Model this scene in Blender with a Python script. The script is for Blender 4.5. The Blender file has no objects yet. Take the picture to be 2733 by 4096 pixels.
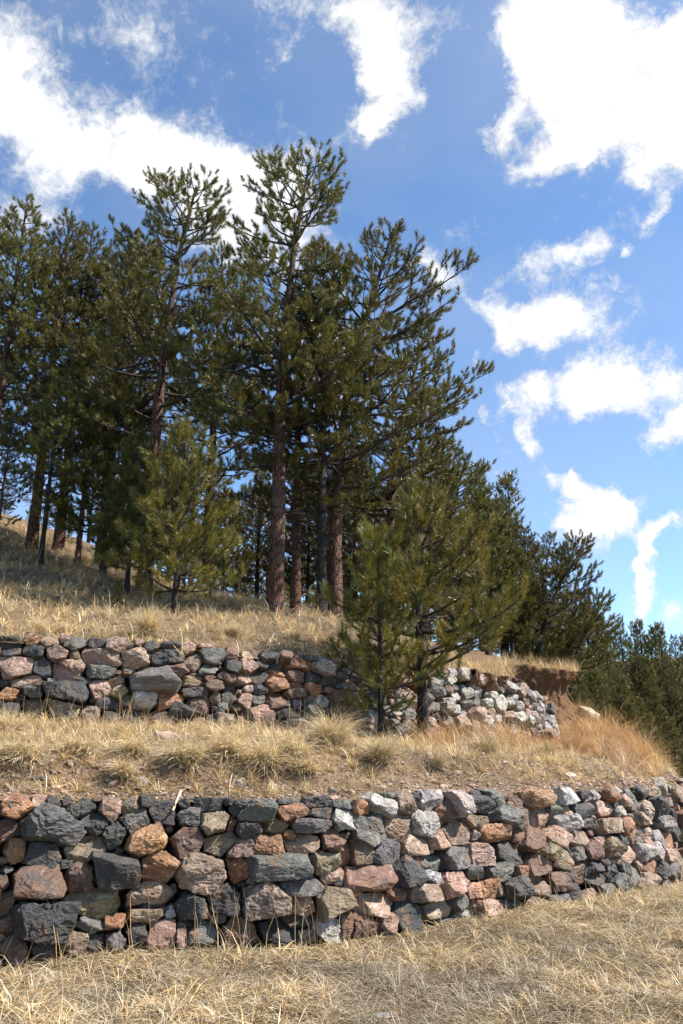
import bpy, math, random
import numpy as np
from mathutils import Vector
# ------------------------------------------------------------------ camera, world, sun
scene = bpy.context.scene
col = scene.collection
EYE = 1.55                      # eye height above the grass in front of the wall
PITCH = math.radians(17.15)
FOC = 28.0/36.0                 # focal length in picture heights
ASP = 683.0/1024.0
cam_d = bpy.data.cameras.new("camera")
cam = bpy.data.objects.new("camera", cam_d); col.objects.link(cam)
cam_d.sensor_fit = 'VERTICAL'; cam_d.sensor_height = 36.0; cam_d.sensor_width = 24.0; cam_d.lens = 28.0
cam_d.clip_start = 0.05; cam_d.clip_end = 3000
cam.location = (0, 0, EYE); cam.rotation_euler = (math.pi/2 + PITCH, 0, 0)
scene.camera = cam
SUN_EL, SUN_AZ = 48.0, 95.0     # azimuth measured clockwise from the view direction (+Y)
EXPOSURE = 1.12
scene.view_settings.view_transform = 'Standard'; scene.view_settings.look = 'None'
scene.view_settings.exposure = EXPOSURE; scene.view_settings.gamma = 1.0
scene.view_settings.use_curve_mapping = False
sun_d = bpy.data.lights.new("sun", 'SUN'); sun = bpy.data.objects.new("sun", sun_d); col.objects.link(sun)
sun_d.energy = 5.0; sun_d.angle = math.radians(0.5); sun_d.color = (1.0, 0.94, 0.85)
sdir = Vector((math.sin(math.radians(SUN_AZ))*math.cos(math.radians(SUN_EL)), math.cos(math.radians(SUN_AZ))*math.cos(math.radians(SUN_EL)), math.sin(math.radians(SUN_EL))))
sun.rotation_euler = sdir.to_track_quat('Z', 'Y').to_euler()

def ray(u, v):
    """direction of a picture point (u right, v down, 0..1)"""
    cx = (u-0.5)*ASP; cy = 0.5-v
    return np.array([cx, -cy*math.sin(PITCH)+FOC*math.cos(PITCH), cy*math.cos(PITCH)+FOC*math.sin(PITCH)])
def at(u, v, Y):
    """the point at distance Y in front of the camera that is seen at u, v"""
    d = ray(u, v); d = d*(Y/d[1]); return np.array([d[0], Y, EYE+d[2]])
def project(P):
    P = np.asarray(P, float); x = P[..., 0]; y = P[..., 1]; z = P[..., 2]-EYE
    dep = y*math.cos(PITCH)+z*math.sin(PITCH); up = -y*math.sin(PITCH)+z*math.cos(PITCH)
    return np.stack([0.5+x/dep*FOC/ASP, 0.5-up/dep*FOC], -1), dep

def N(nt, typ, loc=None, **kw):
    n = nt.nodes.new(typ)
    for k, v in kw.items():
        if k.startswith('i_'):
            key = k[2:]; key = int(key) if key.isdigit() else key.replace('_', ' ')
            n.inputs[key].default_value = v
        else: setattr(n, k, v)
    return n
def L(nt, a, b): nt.links.new(a, b)
def math_n(nt, op, a, b=None, c=None, clamp=False):
    n = nt.nodes.new('ShaderNodeMath'); n.operation = op; n.use_clamp = clamp
    for i, x in enumerate((a, b, c)):
        if x is None: continue
        if isinstance(x, (int, float)): n.inputs[i].default_value = x
        else: nt.links.new(x, n.inputs[i])
    return n.outputs[0]

def noise(nt, vec, scale, detail=4, rough=.55, out=0, dist=0.0):
    n = N(nt, 'ShaderNodeTexNoise', i_Scale=scale, i_Detail=detail, i_Roughness=rough, i_Distortion=dist)
    if vec is not None: L(nt, vec, n.inputs['Vector'])
    return n.outputs[out]

def build_world():
    w = bpy.data.worlds.new("World"); scene.world = w; w.use_nodes = True
    nt = w.node_tree; nt.nodes.clear()
    out = N(nt, 'ShaderNodeOutputWorld'); bg = N(nt, 'ShaderNodeBackground')
    sky = N(nt, 'ShaderNodeTexSky', sky_type='NISHITA', sun_disc=False)
    sky.sun_elevation = math.radians(SUN_EL); sky.sun_rotation = math.radians(SUN_AZ)
    sky.altitude = 2400; sky.air_density = 1.0; sky.dust_density = 1.0; sky.ozone_density = 1.0
    tc = N(nt, 'ShaderNodeTexCoord')
    vec = tc.outputs['Generated']
    # cloud banks: (u, v, radius in picture heights, weight) turned into directions of the sky
    C = [(-.02,.06,.05,.6),(.0,.10,.05,.85),(.05,.135,.045,.9),(.11,.145,.04,1),(.17,.135,.035,1),(.22,.14,.035,1),(.28,.14,.035,1),(.33,.155,.035,1),(.37,.17,.04,1),(.30,.185,.04,1),(.35,.21,.05,.9),(.43,.16,.025,.8),(.22,.17,.03,.8),(.06,.20,.03,.8),(-.01,.215,.03,.8),(.44,.20,.04,.8),
         (.13,.03,.04,.45),(.22,.04,.04,.4),(.03,.02,.03,.45),
         (.42,.0,.025,.8),(.48,.01,.03,.9),(.54,.01,.03,.9),(.58,.03,.03,.8),(.56,.055,.022,.9),(.57,.08,.025,1),(.59,.095,.02,.8),(.55,.11,.018,.9),(.56,.122,.012,.8),(.43,.045,.012,.4),(.63,.05,.012,.35),(.66,.01,.02,.4),
         (.77,.01,.04,1.2),(.84,.02,.05,1.3),(.80,.055,.035,1.2),(.87,.07,.045,1.3),(.95,.055,.04,1.1),(.99,.10,.045,1.2),(.92,.11,.04,1.2),(1.02,.03,.03,.9),(.84,.11,.032,1.1),(.72,.115,.018,.9),(.75,.10,.022,.9),(.72,.14,.014,.8),(.76,.155,.02,1),(.80,.155,.02,1),(.84,.14,.02,1),(.97,.14,.025,1),(.93,.165,.014,.7),(.97,.19,.014,.7),(.90,.16,.015,.5),(.96,.205,.008,.5),
         (.64,.245,.018,.9),(.66,.265,.018,.95),(.65,.285,.012,.6),(.48,.24,.04,.5),
         (.735,.262,.014,.8),(.78,.25,.018,.9),(.83,.245,.02,1),(.87,.235,.014,.8),(.80,.268,.014,.7),(.93,.24,.008,.7),
         (.70,.29,.014,.8),(.74,.305,.02,1),(.79,.31,.022,1),(.83,.31,.016,.8),(.74,.335,.018,.9),(.79,.335,.016,.8),(.70,.35,.012,.6),(.88,.29,.025,.45),(.92,.27,.012,.55),(.86,.32,.03,.4),
         (.75,.41,.022,.9),(.79,.395,.02,1),(.84,.38,.02,1),(.89,.37,.022,1.05),(.94,.375,.018,.9),(.98,.37,.01,.7),(.77,.43,.014,.8),(.86,.395,.015,.8),(.70,.412,.007,.6),
         (.99,.405,.02,1),(.98,.425,.018,.9),(.99,.35,.01,.5),
         (.80,.455,.012,.6),(.84,.465,.018,.8),(.88,.48,.02,.85),(.92,.495,.02,.85),(.90,.515,.02,.95),(.86,.52,.018,.8),(.83,.51,.016,.7),(.85,.45,.007,.5),
         (.985,.515,.01,.8),(.965,.525,.01,.85),(.95,.54,.010,.85),(.945,.555,.010,.85),(.94,.57,.009,.85),(.93,.585,.009,.8),(.92,.60,.009,.75),(.99,.60,.02,.55),(.6,.55,.06,.4),(.5,.40,.06,.6),(.45,.33,.05,.6)]
    warp = N(nt, 'ShaderNodeTexNoise', i_Scale=6.0, i_Detail=8.0, i_Roughness=.66)
    L(nt, vec, warp.inputs['Vector'])
    sub = N(nt, 'ShaderNodeVectorMath', operation='SUBTRACT'); L(nt, warp.outputs['Color'], sub.inputs[0]); sub.inputs[1].default_value = (.5, .5, .5)
    sc = N(nt, 'ShaderNodeVectorMath', operation='SCALE'); L(nt, sub.outputs[0], sc.inputs[0]); sc.inputs['Scale'].default_value = .13
    add = N(nt, 'ShaderNodeVectorMath', operation='ADD'); L(nt, vec, add.inputs[0]); L(nt, sc.outputs[0], add.inputs[1])
    nrm = N(nt, 'ShaderNodeVectorMath', operation='NORMALIZE'); L(nt, add.outputs[0], nrm.inputs[0])
    tot = None
    for (u, v, r, wt) in C:
        d = ray(u, v); d = d/np.linalg.norm(d); rr = r/FOC*(0.80 if v < .23 else .86 if v < .36 else 1.0)
        dn = N(nt, 'ShaderNodeVectorMath', operation='DISTANCE'); L(nt, nrm.outputs[0], dn.inputs[0]); dn.inputs[1].default_value = tuple(d); wt = wt*(1.45 if v > .44 else 1.0)
        q = math_n(nt, 'MULTIPLY', dn.outputs['Value'], 1/rr)
        q = math_n(nt, 'POWER', q, 2.0)
        q = math_n(nt, 'MULTIPLY', q, -1.0)
        q = math_n(nt, 'EXPONENT', q)
        tot = math_n(nt, 'MULTIPLY', q, wt*.9) if tot is None else math_n(nt, 'MULTIPLY_ADD', q, wt*.9, tot)
    tot = math_n(nt, 'MINIMUM', tot, 1.25)
    n1 = N(nt, 'ShaderNodeTexNoise', i_Scale=9.0, i_Detail=12.0, i_Roughness=.70); L(nt, vec, n1.inputs['Vector'])
    mp = N(nt, 'ShaderNodeMapping'); mp.inputs['Scale'].default_value = (1, 1, 1.7); mp.inputs['Location'].default_value = (3.1, 1.7, .4); L(nt, vec, mp.inputs['Vector'])
    n2 = N(nt, 'ShaderNodeTexNoise', i_Scale=2.6, i_Detail=6.0, i_Roughness=.55); L(nt, mp.outputs[0], n2.inputs['Vector'])
    # elsewhere in the sky the clouds come from broad noise alone
    sep = N(nt, 'ShaderNodeSeparateXYZ'); L(nt, vec, sep.inputs[0])
    behind = math_n(nt, 'MULTIPLY_ADD', sep.outputs[1], -1.6, .75, clamp=True)
    fill = math_n(nt, 'MULTIPLY', math_n(nt, 'MULTIPLY_ADD', n2.outputs[0], 6.0, -3.7, clamp=True), behind)
    tot = math_n(nt, 'ADD', tot, fill)
    dens = math_n(nt, 'ADD', tot, math_n(nt, 'MULTIPLY_ADD', n1.outputs[0], 2.9, -1.45))
    mr = N(nt, 'ShaderNodeMapRange', interpolation_type='SMOOTHSTEP'); L(nt, dens, mr.inputs[0]); mr.inputs[1].default_value = .12; mr.inputs[2].default_value = 1.15
    n3 = N(nt, 'ShaderNodeTexNoise', i_Scale=34.0, i_Detail=8.0, i_Roughness=.72, i_Distortion=.6); L(nt, vec, n3.inputs['Vector'])
    dens = math_n(nt, 'ADD', dens, math_n(nt, 'MULTIPLY_ADD', n3.outputs[0], 1.5, -.78)); L(nt, dens, mr.inputs[0])
    veil = math_n(nt, 'MULTIPLY', math_n(nt, 'MULTIPLY_ADD', n2.outputs[0], 2.6, -1.05, clamp=True), .34)
    cov = math_n(nt, 'MAXIMUM', mr.outputs[0], veil)
    sk = N(nt, 'ShaderNodeVectorMath', operation='SCALE'); L(nt, sky.outputs[0], sk.inputs[0]); sk.inputs['Scale'].default_value = .120
    # cloud brightness: fringes greyish white, cores blown out
    br = N(nt, 'ShaderNodeMapRange'); L(nt, dens, br.inputs[0]); br.inputs[1].default_value = .3; br.inputs[2].default_value = 1.5; br.inputs[3].default_value = .36; br.inputs[4].default_value = .60
    base_ = math_n(nt, 'MULTIPLY_ADD', noise(nt, vec, 4.0, 5, .6), .55, .74)
    brv = math_n(nt, 'MULTIPLY', br.outputs[0], base_)
    cc = N(nt, 'ShaderNodeCombineColor'); L(nt, math_n(nt, 'MULTIPLY', brv, .97), cc.inputs[0]); L(nt, math_n(nt, 'MULTIPLY', brv, .985), cc.inputs[1]); L(nt, brv, cc.inputs[2])
    mx = N(nt, 'ShaderNodeMix', data_type='RGBA'); L(nt, cov, mx.inputs[0]); tint = N(nt, 'ShaderNodeVectorMath', operation='MULTIPLY'); tint.inputs[1].default_value = (.86, 1.0, 1.07); L(nt, sk.outputs[0], tint.inputs[0]); L(nt, tint.outputs[0], mx.inputs[6]); L(nt, cc.outputs[0], mx.inputs[7])
    L(nt, mx.outputs[2], bg.inputs[0]); bg.inputs[1].default_value = 1.0
    L(nt, bg.outputs[0], out.inputs[0])
    w.cycles.sampling_method = 'MANUAL'; w.cycles.sample_map_resolution = 512
build_world()
scene.cycles.max_bounces = 5; scene.cycles.diffuse_bounces = 3; scene.cycles.transparent_max_bounces = 4
scene.cycles.transmission_bounces = 2; scene.cycles.glossy_bounces = 2
scene.cycles.use_denoising = True

# ------------------------------------------------------------------ helpers
rng = np.random.default_rng(7)
def hash3(i, j, k):
    h = (i.astype(np.int64)*374761393 + j.astype(np.int64)*668265263 + k.astype(np.int64)*2147483647) & 0xffffffff
    h = ((h ^ (h >> 13))*1274126177) & 0xffffffff
    return ((h ^ (h >> 16)) & 0xffff)/65535.0
def vnoise(P, scale=1.0, seed=0):
    """value noise in -1..1, P (n,3) or (n,2)"""
    P = np.asarray(P, float)*scale
    if P.shape[1] == 2: P = np.concatenate([P, np.full((len(P), 1), .5)], 1)
    P = P+seed*17.31
    I = np.floor(P).astype(np.int64); F = P-I; F = F*F*(3-2*F); r = 0
    for a in (0, 1):
        for b in (0, 1):
            for c in (0, 1):
                w = (F[:, 0] if a else 1-F[:, 0])*(F[:, 1] if b else 1-F[:, 1])*(F[:, 2] if c else 1-F[:, 2])
                r = r+w*hash3(I[:, 0]+a, I[:, 1]+b, I[:, 2]+c)
    return r*2-1
def fbm(P, scale, seed=0, octs=3):
    r = 0; a = 1.0
    for o in range(octs): r = r+a*vnoise(P, scale*2**o, seed+o*3); a *= .5
    return r
def mesh_obj(name, V, F, mat=None, parent=None, smooth=False, colors=None, attr=None):
    """F: int array (n,3)/(n,4) or list of such arrays"""
    if not isinstance(F, list): F = [F]
    F = [f for f in F if len(f)]
    V = np.ascontiguousarray(V, dtype=np.float32)
    me = bpy.data.meshes.new(name)
    me.vertices.add(len(V)); me.vertices.foreach_set("co", V.ravel())
    nl = sum(f.size for f in F); npol = sum(len(f) for f in F)
    me.loops.add(nl); me.polygons.add(npol)
    me.loops.foreach_set("vertex_index", np.concatenate([f.ravel() for f in F]).astype(np.int32))
    tot = np.concatenate([np.full(len(f), f.shape[1], np.int32) for f in F])
    st = np.concatenate([[0], np.cumsum(tot)[:-1]]).astype(np.int32)
    me.polygons.foreach_set("loop_start", st)
    try: me.polygons.foreach_set("loop_total", tot)
    except Exception: pass
    me.polygons.foreach_set("use_smooth", np.full(npol, smooth, dtype=bool))
    me.update(calc_edges=True); me.validate()
    if colors is not None:
        c = me.color_attributes.new(name="Col", type='FLOAT_COLOR', domain='POINT')
        cc = np.ones((len(V), 4), np.float32); cc[:, :colors.shape[1]] = colors; c.data.foreach_set("color", cc.ravel())
    if mat: me.materials.append(mat)
    o = bpy.data.objects.new(name, me); col.objects.link(o)
    if parent: o.parent = parent
    return o
def empty(name, loc, label, cat, group=None, rz=0.0):
    o = bpy.data.objects.new(name, None); col.objects.link(o); o.location = tuple(loc); o.rotation_euler = (0, 0, rz); o.empty_display_size = .2
    o['label'] = label; o['category'] = cat
    if group: o['group'] = group
    return o
def structure(o): o['kind'] = 'structure'; return o
def tps(pts):
    pts = np.array(pts, float); X = pts[:, :2]; n = len(X)
    def U(r2): return np.where(r2 > 1e-12, r2*np.log(np.maximum(r2, 1e-12)), 0)
    K = U(((X[:, None]-X[None])**2).sum(-1))+np.eye(n)*.02
    A = np.zeros((n+3, n+3)); A[:n, :n] = K; A[:n, n] = 1; A[:n, n+1:] = X; A[n, :n] = 1; A[n+1:, :n] = X.T
    w = np.linalg.solve(A, np.concatenate([pts[:, 2], [0, 0, 0]]))
    def f(x, y):
        x = np.asarray(x, float); y = np.asarray(y, float); sh = x.shape; x = x.ravel(); y = y.ravel(); out = np.empty(len(x))
        for s in range(0, len(x), 60000):
            q = np.stack([x[s:s+60000], y[s:s+60000]], 1)
            out[s:s+60000] = U(((q[:, None]-X[None])**2).sum(-1))@w[:n]+w[n]+q@w[n+1:]
        return out.reshape(sh)
    return f

# ------------------------------------------------------------------ materials
def new_mat(name):
    m = bpy.data.materials.new(name); m.use_nodes = True; nt = m.node_tree; nt.nodes.clear()
    out = N(nt, 'ShaderNodeOutputMaterial'); b = N(nt, 'ShaderNodeBsdfPrincipled'); L(nt, b.outputs[0], out.inputs[0])
    return m, nt, b, out
def mixc(nt, fac, a, b, blend='MIX'):
    m = N(nt, 'ShaderNodeMix', data_type='RGBA', blend_type=blend)
    for s, x in ((0, fac), (6, a), (7, b)):
        if isinstance(x, (int, float)): m.inputs[s].default_value = x
        elif isinstance(x, tuple): m.inputs[s].default_value = x+(1,) if len(x) == 3 else x
        else: L(nt, x, m.inputs[s])
    return m.outputs[2]
def ramp(nt, x, lo, hi, a=0.0, b=1.0):
    m = N(nt, 'ShaderNodeMapRange', interpolation_type='SMOOTHSTEP'); L(nt, x, m.inputs[0])
    for i, q in ((1, lo), (2, hi), (3, a), (4, b)): m.inputs[i].default_value = q
    return m.outputs[0]
def bump(nt, b, h, strength, dist):
    bp = N(nt, 'ShaderNodeBump', i_Strength=strength, i_Distance=dist); L(nt, h, bp.inputs['Height']); L(nt, bp.outputs[0], b.inputs['Normal'])

def stone_mat():
    m, nt, b, out = new_mat("rough_stone")
    geo = N(nt, 'ShaderNodeNewGeometry'); pos = geo.outputs['Position']
    at_ = N(nt, 'ShaderNodeAttribute', attribute_name="Col"); c = at_.outputs['Color']; al = at_.outputs['Alpha']
    # per stone random tilt of the banding
    ax = N(nt, 'ShaderNodeCombineXYZ'); L(nt, math_n(nt, 'MULTIPLY', al, 37.0), ax.inputs[0]); L(nt, math_n(nt, 'MULTIPLY', al, 91.0), ax.inputs[1]); ax.inputs[2].default_value = 0
    shp = N(nt, 'ShaderNodeVectorMath', operation='ADD'); L(nt, pos, shp.inputs[0]); L(nt, ax.outputs[0], shp.inputs[1])
    rot = N(nt, 'ShaderNodeVectorRotate', rotation_type='AXIS_ANGLE'); rot.inputs['Axis'].default_value = (.3, 1, .2); L(nt, shp.outputs[0], rot.inputs['Vector']); L(nt, math_n(nt, 'MULTIPLY', al, 9.0), rot.inputs['Angle'])
    mp = N(nt, 'ShaderNodeMapping'); mp.inputs['Scale'].default_value = (1, 1, 5.5); L(nt, rot.outputs[0], mp.inputs['Vector'])
    band = noise(nt, mp.outputs[0], 5.0, 6, .65, dist=.4)
    big = noise(nt, shp.outputs[0], 6.0, 4, .6)
    fine = noise(nt, pos, 75.0, 4, .7)
    spk = N(nt, 'ShaderNodeTexVoronoi', i_Scale=170.0); L(nt, pos, spk.inputs['Vector'])
    hsv = N(nt, 'ShaderNodeHueSaturation'); hsv.inputs['Saturation'].default_value = .75; hsv.inputs['Value'].default_value = 2.1; L(nt, c, hsv.inputs['Color'])
    dark = N(nt, 'ShaderNodeHueSaturation'); dark.inputs['Saturation'].default_value = 1.1; dark.inputs['Value'].default_value = .42; L(nt, c, dark.inputs['Color'])
    x = mixc(nt, ramp(nt, band, .50, .72), c, hsv.outputs[0])
    x = mixc(nt, ramp(nt, band, .47, .30), x, dark.outputs[0])
    rust = ramp(nt, big, .56, .66, 0, .6)
    x = mixc(nt, rust, x, (.22, .11, .05))
    x = mixc(nt, ramp(nt, big, .45, .36, 0, .6), x, (.05, .052, .055))
    x = mixc(nt, ramp(nt, fine, .56, .74, 0, .55), x, hsv.outputs[0])
    x = mixc(nt, ramp(nt, fine, .46, .28, 0, .6), x, dark.outputs[0])
    x = mixc(nt, ramp(nt, spk.outputs['Distance'], .25, .1, 0, .22), x, (.32, .30, .28))
    lich = ramp(nt, noise(nt, pos, 22.0, 5, .7), .64, .72, 0, .35)
    x = mixc(nt, lich, x, (.27, .24, .19))
    wash = ramp(nt, noise(nt, pos, 3.2, 6, .7), .46, .70, .0, .42); x = mixc(nt, wash, x, (.155, .115, .085))
    L(nt, x, b.inputs['Base Color']); b.inputs['Roughness'].default_value = .62
    b.inputs['Specular IOR Level'].default_value = .45
    h = math_n(nt, 'ADD', math_n(nt, 'MULTIPLY', band, .6), math_n(nt, 'MULTIPLY', noise(nt, pos, 38.0, 6, .68), 1.0))
    h = math_n(nt, 'ADD', h, math_n(nt, 'MULTIPLY', fine, .35))
    bump(nt, b, h, 1.0, .022)
    return m
def soil_mat(name, base, alt, dk, scale=1.0):
    m, nt, b, out = new_mat(name)
    geo = N(nt, 'ShaderNodeNewGeometry'); pos = geo.outputs['Position']
    a = noise(nt, pos, .9*scale, 5, .6); f = noise(nt, pos, 22*scale, 6, .7); g = noise(nt, pos, 120*scale, 3, .7)
    x = mixc(nt, ramp(nt, a, .4, .62), base, alt)
    x = mixc(nt, ramp(nt, f, .5, .32, 0, .75), x, dk)
    vo = N(nt, 'ShaderNodeTexVoronoi', i_Scale=48.0*scale); L(nt, pos, vo.inputs['Vector'])
    peb = N(nt, 'ShaderNodeHueSaturation'); peb.inputs['Value'].default_value = 1.5; L(nt, x, peb.inputs['Color'])
    x = mixc(nt, ramp(nt, vo.outputs['Distance'], .30, .14, 0, .6), x, peb.outputs[0])
    x = mixc(nt, ramp(nt, g, .5, .3, 0, .5), x, dk)
    L(nt, x, b.inputs['Base Color']); b.inputs['Roughness'].default_value = .95; b.inputs['Specular IOR Level'].default_value = .15
    h = math_n(nt, 'ADD', f, math_n(nt, 'MULTIPLY', g, .3)); h = math_n(nt, 'SUBTRACT', h, math_n(nt, 'MULTIPLY', vo.outputs['Distance'], .5))
    bump(nt, b, h, .9, .04)
    return m
def grass_mat(name, sat=1.0):
    m, nt, b, out = new_mat(name)
    c = N(nt, 'ShaderNodeAttribute', attribute_name="Col").outputs['Color']
    L(nt, c, b.inputs['Base Color']); b.inputs['Roughness'].default_value = .5; b.inputs['Specular IOR Level'].default_value = .35
    t = N(nt, 'ShaderNodeBsdfTranslucent'); L(nt, c, t.inputs[0]); mx = N(nt, 'ShaderNodeMixShader'); mx.inputs[0].default_value = .28
    L(nt, b.outputs[0], mx.inputs[1]); L(nt, t.outputs[0], mx.inputs[2]); L(nt, mx.outputs[0], out.inputs[0])
    return m
def bark_mat(name, base, crack, scale=1.0):
    m, nt, b, out = new_mat(name)
    tc = N(nt, 'ShaderNodeTexCoord'); pos = tc.outputs['Object']
    mp = N(nt, 'ShaderNodeMapping'); mp.inputs['Scale'].default_value = (1, 1, .32); L(nt, pos, mp.inputs['Vector'])
    wob = noise(nt, mp.outputs[0], 9*scale, 3, .5, out=1)
    ad = N(nt, 'ShaderNodeMix', data_type='RGBA', blend_type='ADD'); ad.inputs[0].default_value = .12; L(nt, mp.outputs[0], ad.inputs[6]); L(nt, wob, ad.inputs[7])
    vo = N(nt, 'ShaderNodeTexVoronoi', feature='DISTANCE_TO_EDGE', i_Scale=15.0*scale); L(nt, ad.outputs[2], vo.inputs['Vector'])
    fl = noise(nt, mp.outputs[0], 45*scale, 5, .7); bg_ = noise(nt, pos, 2.2, 3, .6)
    lite = tuple(min(1, q*1.7) for q in base)
    x = mixc(nt, ramp(nt, fl, .42, .7), base, lite)
    x = mixc(nt, ramp(nt, bg_, .45, .7, 0, .5), x, (.10, .085, .075))
    x = mixc(nt, ramp(nt, vo.outputs['Distance'], .10, .01, 0, .92), x, crack)
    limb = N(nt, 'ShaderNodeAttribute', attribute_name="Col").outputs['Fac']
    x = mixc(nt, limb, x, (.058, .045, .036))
    L(nt, x, b.inputs['Base Color']); b.inputs['Roughness'].default_value = .85; b.inputs['Specular IOR Level'].default_value = .25
    h = math_n(nt, 'ADD', ramp(nt, vo.outputs['Distance'], 0, .12), math_n(nt, 'MULTIPLY', fl, .5))
    bump(nt, b, h, .9, .03)
    return m
def needle_mat(name):
    m, nt, b, out = new_mat(name)
    c = N(nt, 'ShaderNodeAttribute', attribute_name="Col").outputs['Color']
    oi = N(nt, 'ShaderNodeObjectInfo')
    hs = N(nt, 'ShaderNodeHueSaturation'); L(nt, c, hs.inputs['Color']); L(nt, math_n(nt, 'MULTIPLY_ADD', oi.outputs['Random'], .03, .485), hs.inputs['Hue']); L(nt, math_n(nt, 'MULTIPLY_ADD', oi.outputs['Random'], .3, .85), hs.inputs['Value'])
    L(nt, hs.outputs[0], b.inputs['Base Color']); b.inputs['Roughness'].default_value = .42; b.inputs['Specular IOR Level'].default_value = .5
    t = N(nt, 'ShaderNodeBsdfTranslucent'); L(nt, hs.outputs[0], t.inputs[0]); mx = N(nt, 'ShaderNodeMixShader'); mx.inputs[0].default_value = .25
    L(nt, b.outputs[0], mx.inputs[1]); L(nt, t.outputs[0], mx.inputs[2]); L(nt, mx.outputs[0], out.inputs[0])
    return m
M_STONE = stone_mat()
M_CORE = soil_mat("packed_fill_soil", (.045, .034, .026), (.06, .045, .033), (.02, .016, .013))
M_FIELD = soil_mat("straw_littered_soil", (.15, .11, .063), (.105, .078, .048), (.032, .024, .017))
M_TERR = soil_mat("pink_gravelly_soil", (.235, .16, .10), (.155, .105, .066), (.055, .038, .026))
M_HILL = soil_mat("needle_littered_soil", (.18, .125, .075), (.14, .10, .062), (.045, .033, .024))
M_BANK = soil_mat("red_clay_soil", (.15, .084, .047), (.21, .125, .07), (.055, .033, .021), .7)
M_GRASS = grass_mat("dry_grass")
M_BARK_R = bark_mat("orange_brown_bark", (.115, .056, .036), (.035, .024, .02))
M_BARK_D = bark_mat("dark_grey_bark", (.032, .027, .024), (.018, .016, .015), 1.4)
M_NEEDLE = needle_mat("pine_needles")

# ------------------------------------------------------------------ plan of the two walls and the terrain
# lower wall: (u, v_top, v_base, Y)
LW = [(-.22,.778,.958,6.35),(-.1,.7775,.950,6.6),(0,.7776,.944,6.85),(.13,.779,.933,7.15),(.256,.781,.927,7.35),(.385,.780,.924,7.5),(.457,.7795,.922,7.6),(.512,.779,.918,7.72),(.585,.776,.911,8.0),(.64,.7745,.902,8.35),(.70,.773,.893,8.75),(.77,.7715,.884,9.25),(.84,.770,.878,9.75),(.91,.769,.870,10.4),(.965,.7668,.8655,11.1),(1.0,.764,.8635,12.1),(1.03,.763,.862,13.6)]
UW = [(-.25,.6195,.7075,9.9),(-.12,.6205,.708,10.2),(0,.6218,.708,10.5),(.09,.6222,.708,10.65),(.18,.626,.7085,10.85),(.256,.6295,.710,11.05),(.35,.635,.7125,11.4),(.42,.640,.7155,11.8),(.50,.646,.7175,12.4),(.55,.649,.719,12.9),(.60,.6495,.7225,13.4),(.65,.652,.7245,14.0),(.70,.6555,.726,14.6),(.74,.660,.727,15.1),(.77,.667,.7275,15.55),(.795,.675,.7275,16.0),(.808,.683,.727,16.6),(.816,.694,.7235,17.6),(.812,.695,.720,18.5)]
def wall_lines(W, extra):
    T = []; B = []
    for (u, vt, vb, Y) in W:
        b = at(u, vb, Y); t = at(u, vt, Y+.16); T.append(t); B.append(b)
    for (x, y, zt, zb) in extra: T.append(np.array([x, y, zt])); B.append(np.array([x, y, zb]))
    B = np.array(B); T = np.array(T)
    # put tops straight behind the bases along the wall normal
    tan = np.gradient(B[:, :2], axis=0); tan /= np.linalg.norm(tan, axis=1)[:, None]
    nrm = np.stack([tan[:, 1], -tan[:, 0]], 1)      # faces the camera side
    T[:, :2] = B[:, :2]-nrm*.16
    return B, T
LB, LT = wall_lines(LW, [(6.25,16.0,1.2,.0),(6.5,18.5,1.4,.2),(6.6,22.0,1.7,.6)])
UB, UT = wall_lines(UW, [])
def densify(B, T, step=.02):
    # Catmull-Rom through control points then even spacing
    P = np.concatenate([B, T], 1); out = []
    Q = np.vstack([2*P[0]-P[1], P, 2*P[-1]-P[-2]])
    for i in range(1, len(Q)-2):
        t = np.linspace(0, 1, 60, endpoint=False)[:, None]
        out.append(.5*((2*Q[i])+(-Q[i-1]+Q[i+1])*t+(2*Q[i-1]-5*Q[i]+4*Q[i+1]-Q[i+2])*t**2+(-Q[i-1]+3*Q[i]-3*Q[i+1]+Q[i+2])*t**3))
    P = np.vstack(out+[P[-1:]])
    s = np.concatenate([[0], np.cumsum(np.linalg.norm(np.diff(P[:, :2], axis=0), axis=1))])
    S = np.arange(0, s[-1], step); R = np.stack([np.interp(S, s, P[:, k]) for k in range(6)], 1)
    return S, R[:, :3], R[:, 3:]
LS, LBd, LTd = densify(LB, LT)
US, UBd, UTd = densify(UB, UT)
def YL(x): return np.interp(x, LBd[:, 0], LBd[:, 1])
SC = np.array([[3.08,15.45],[3.12,16.5],[3.4,17.2],[3.9,17.6],[4.5,18.05],[5.05,18.55],[5.4,19.4],[5.6,20.6],[5.75,22.5],[5.8,26]])   # the eroded bank that carries on from the upper wall
iu = np.argmax(UBd[:, 0] > 3.04)
bx = np.concatenate([UBd[:iu, 0], SC[:, 0]]); by = np.concatenate([UBd[:iu, 1], SC[:, 1]])
def YB(x): return np.interp(x, bx, by)

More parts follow.
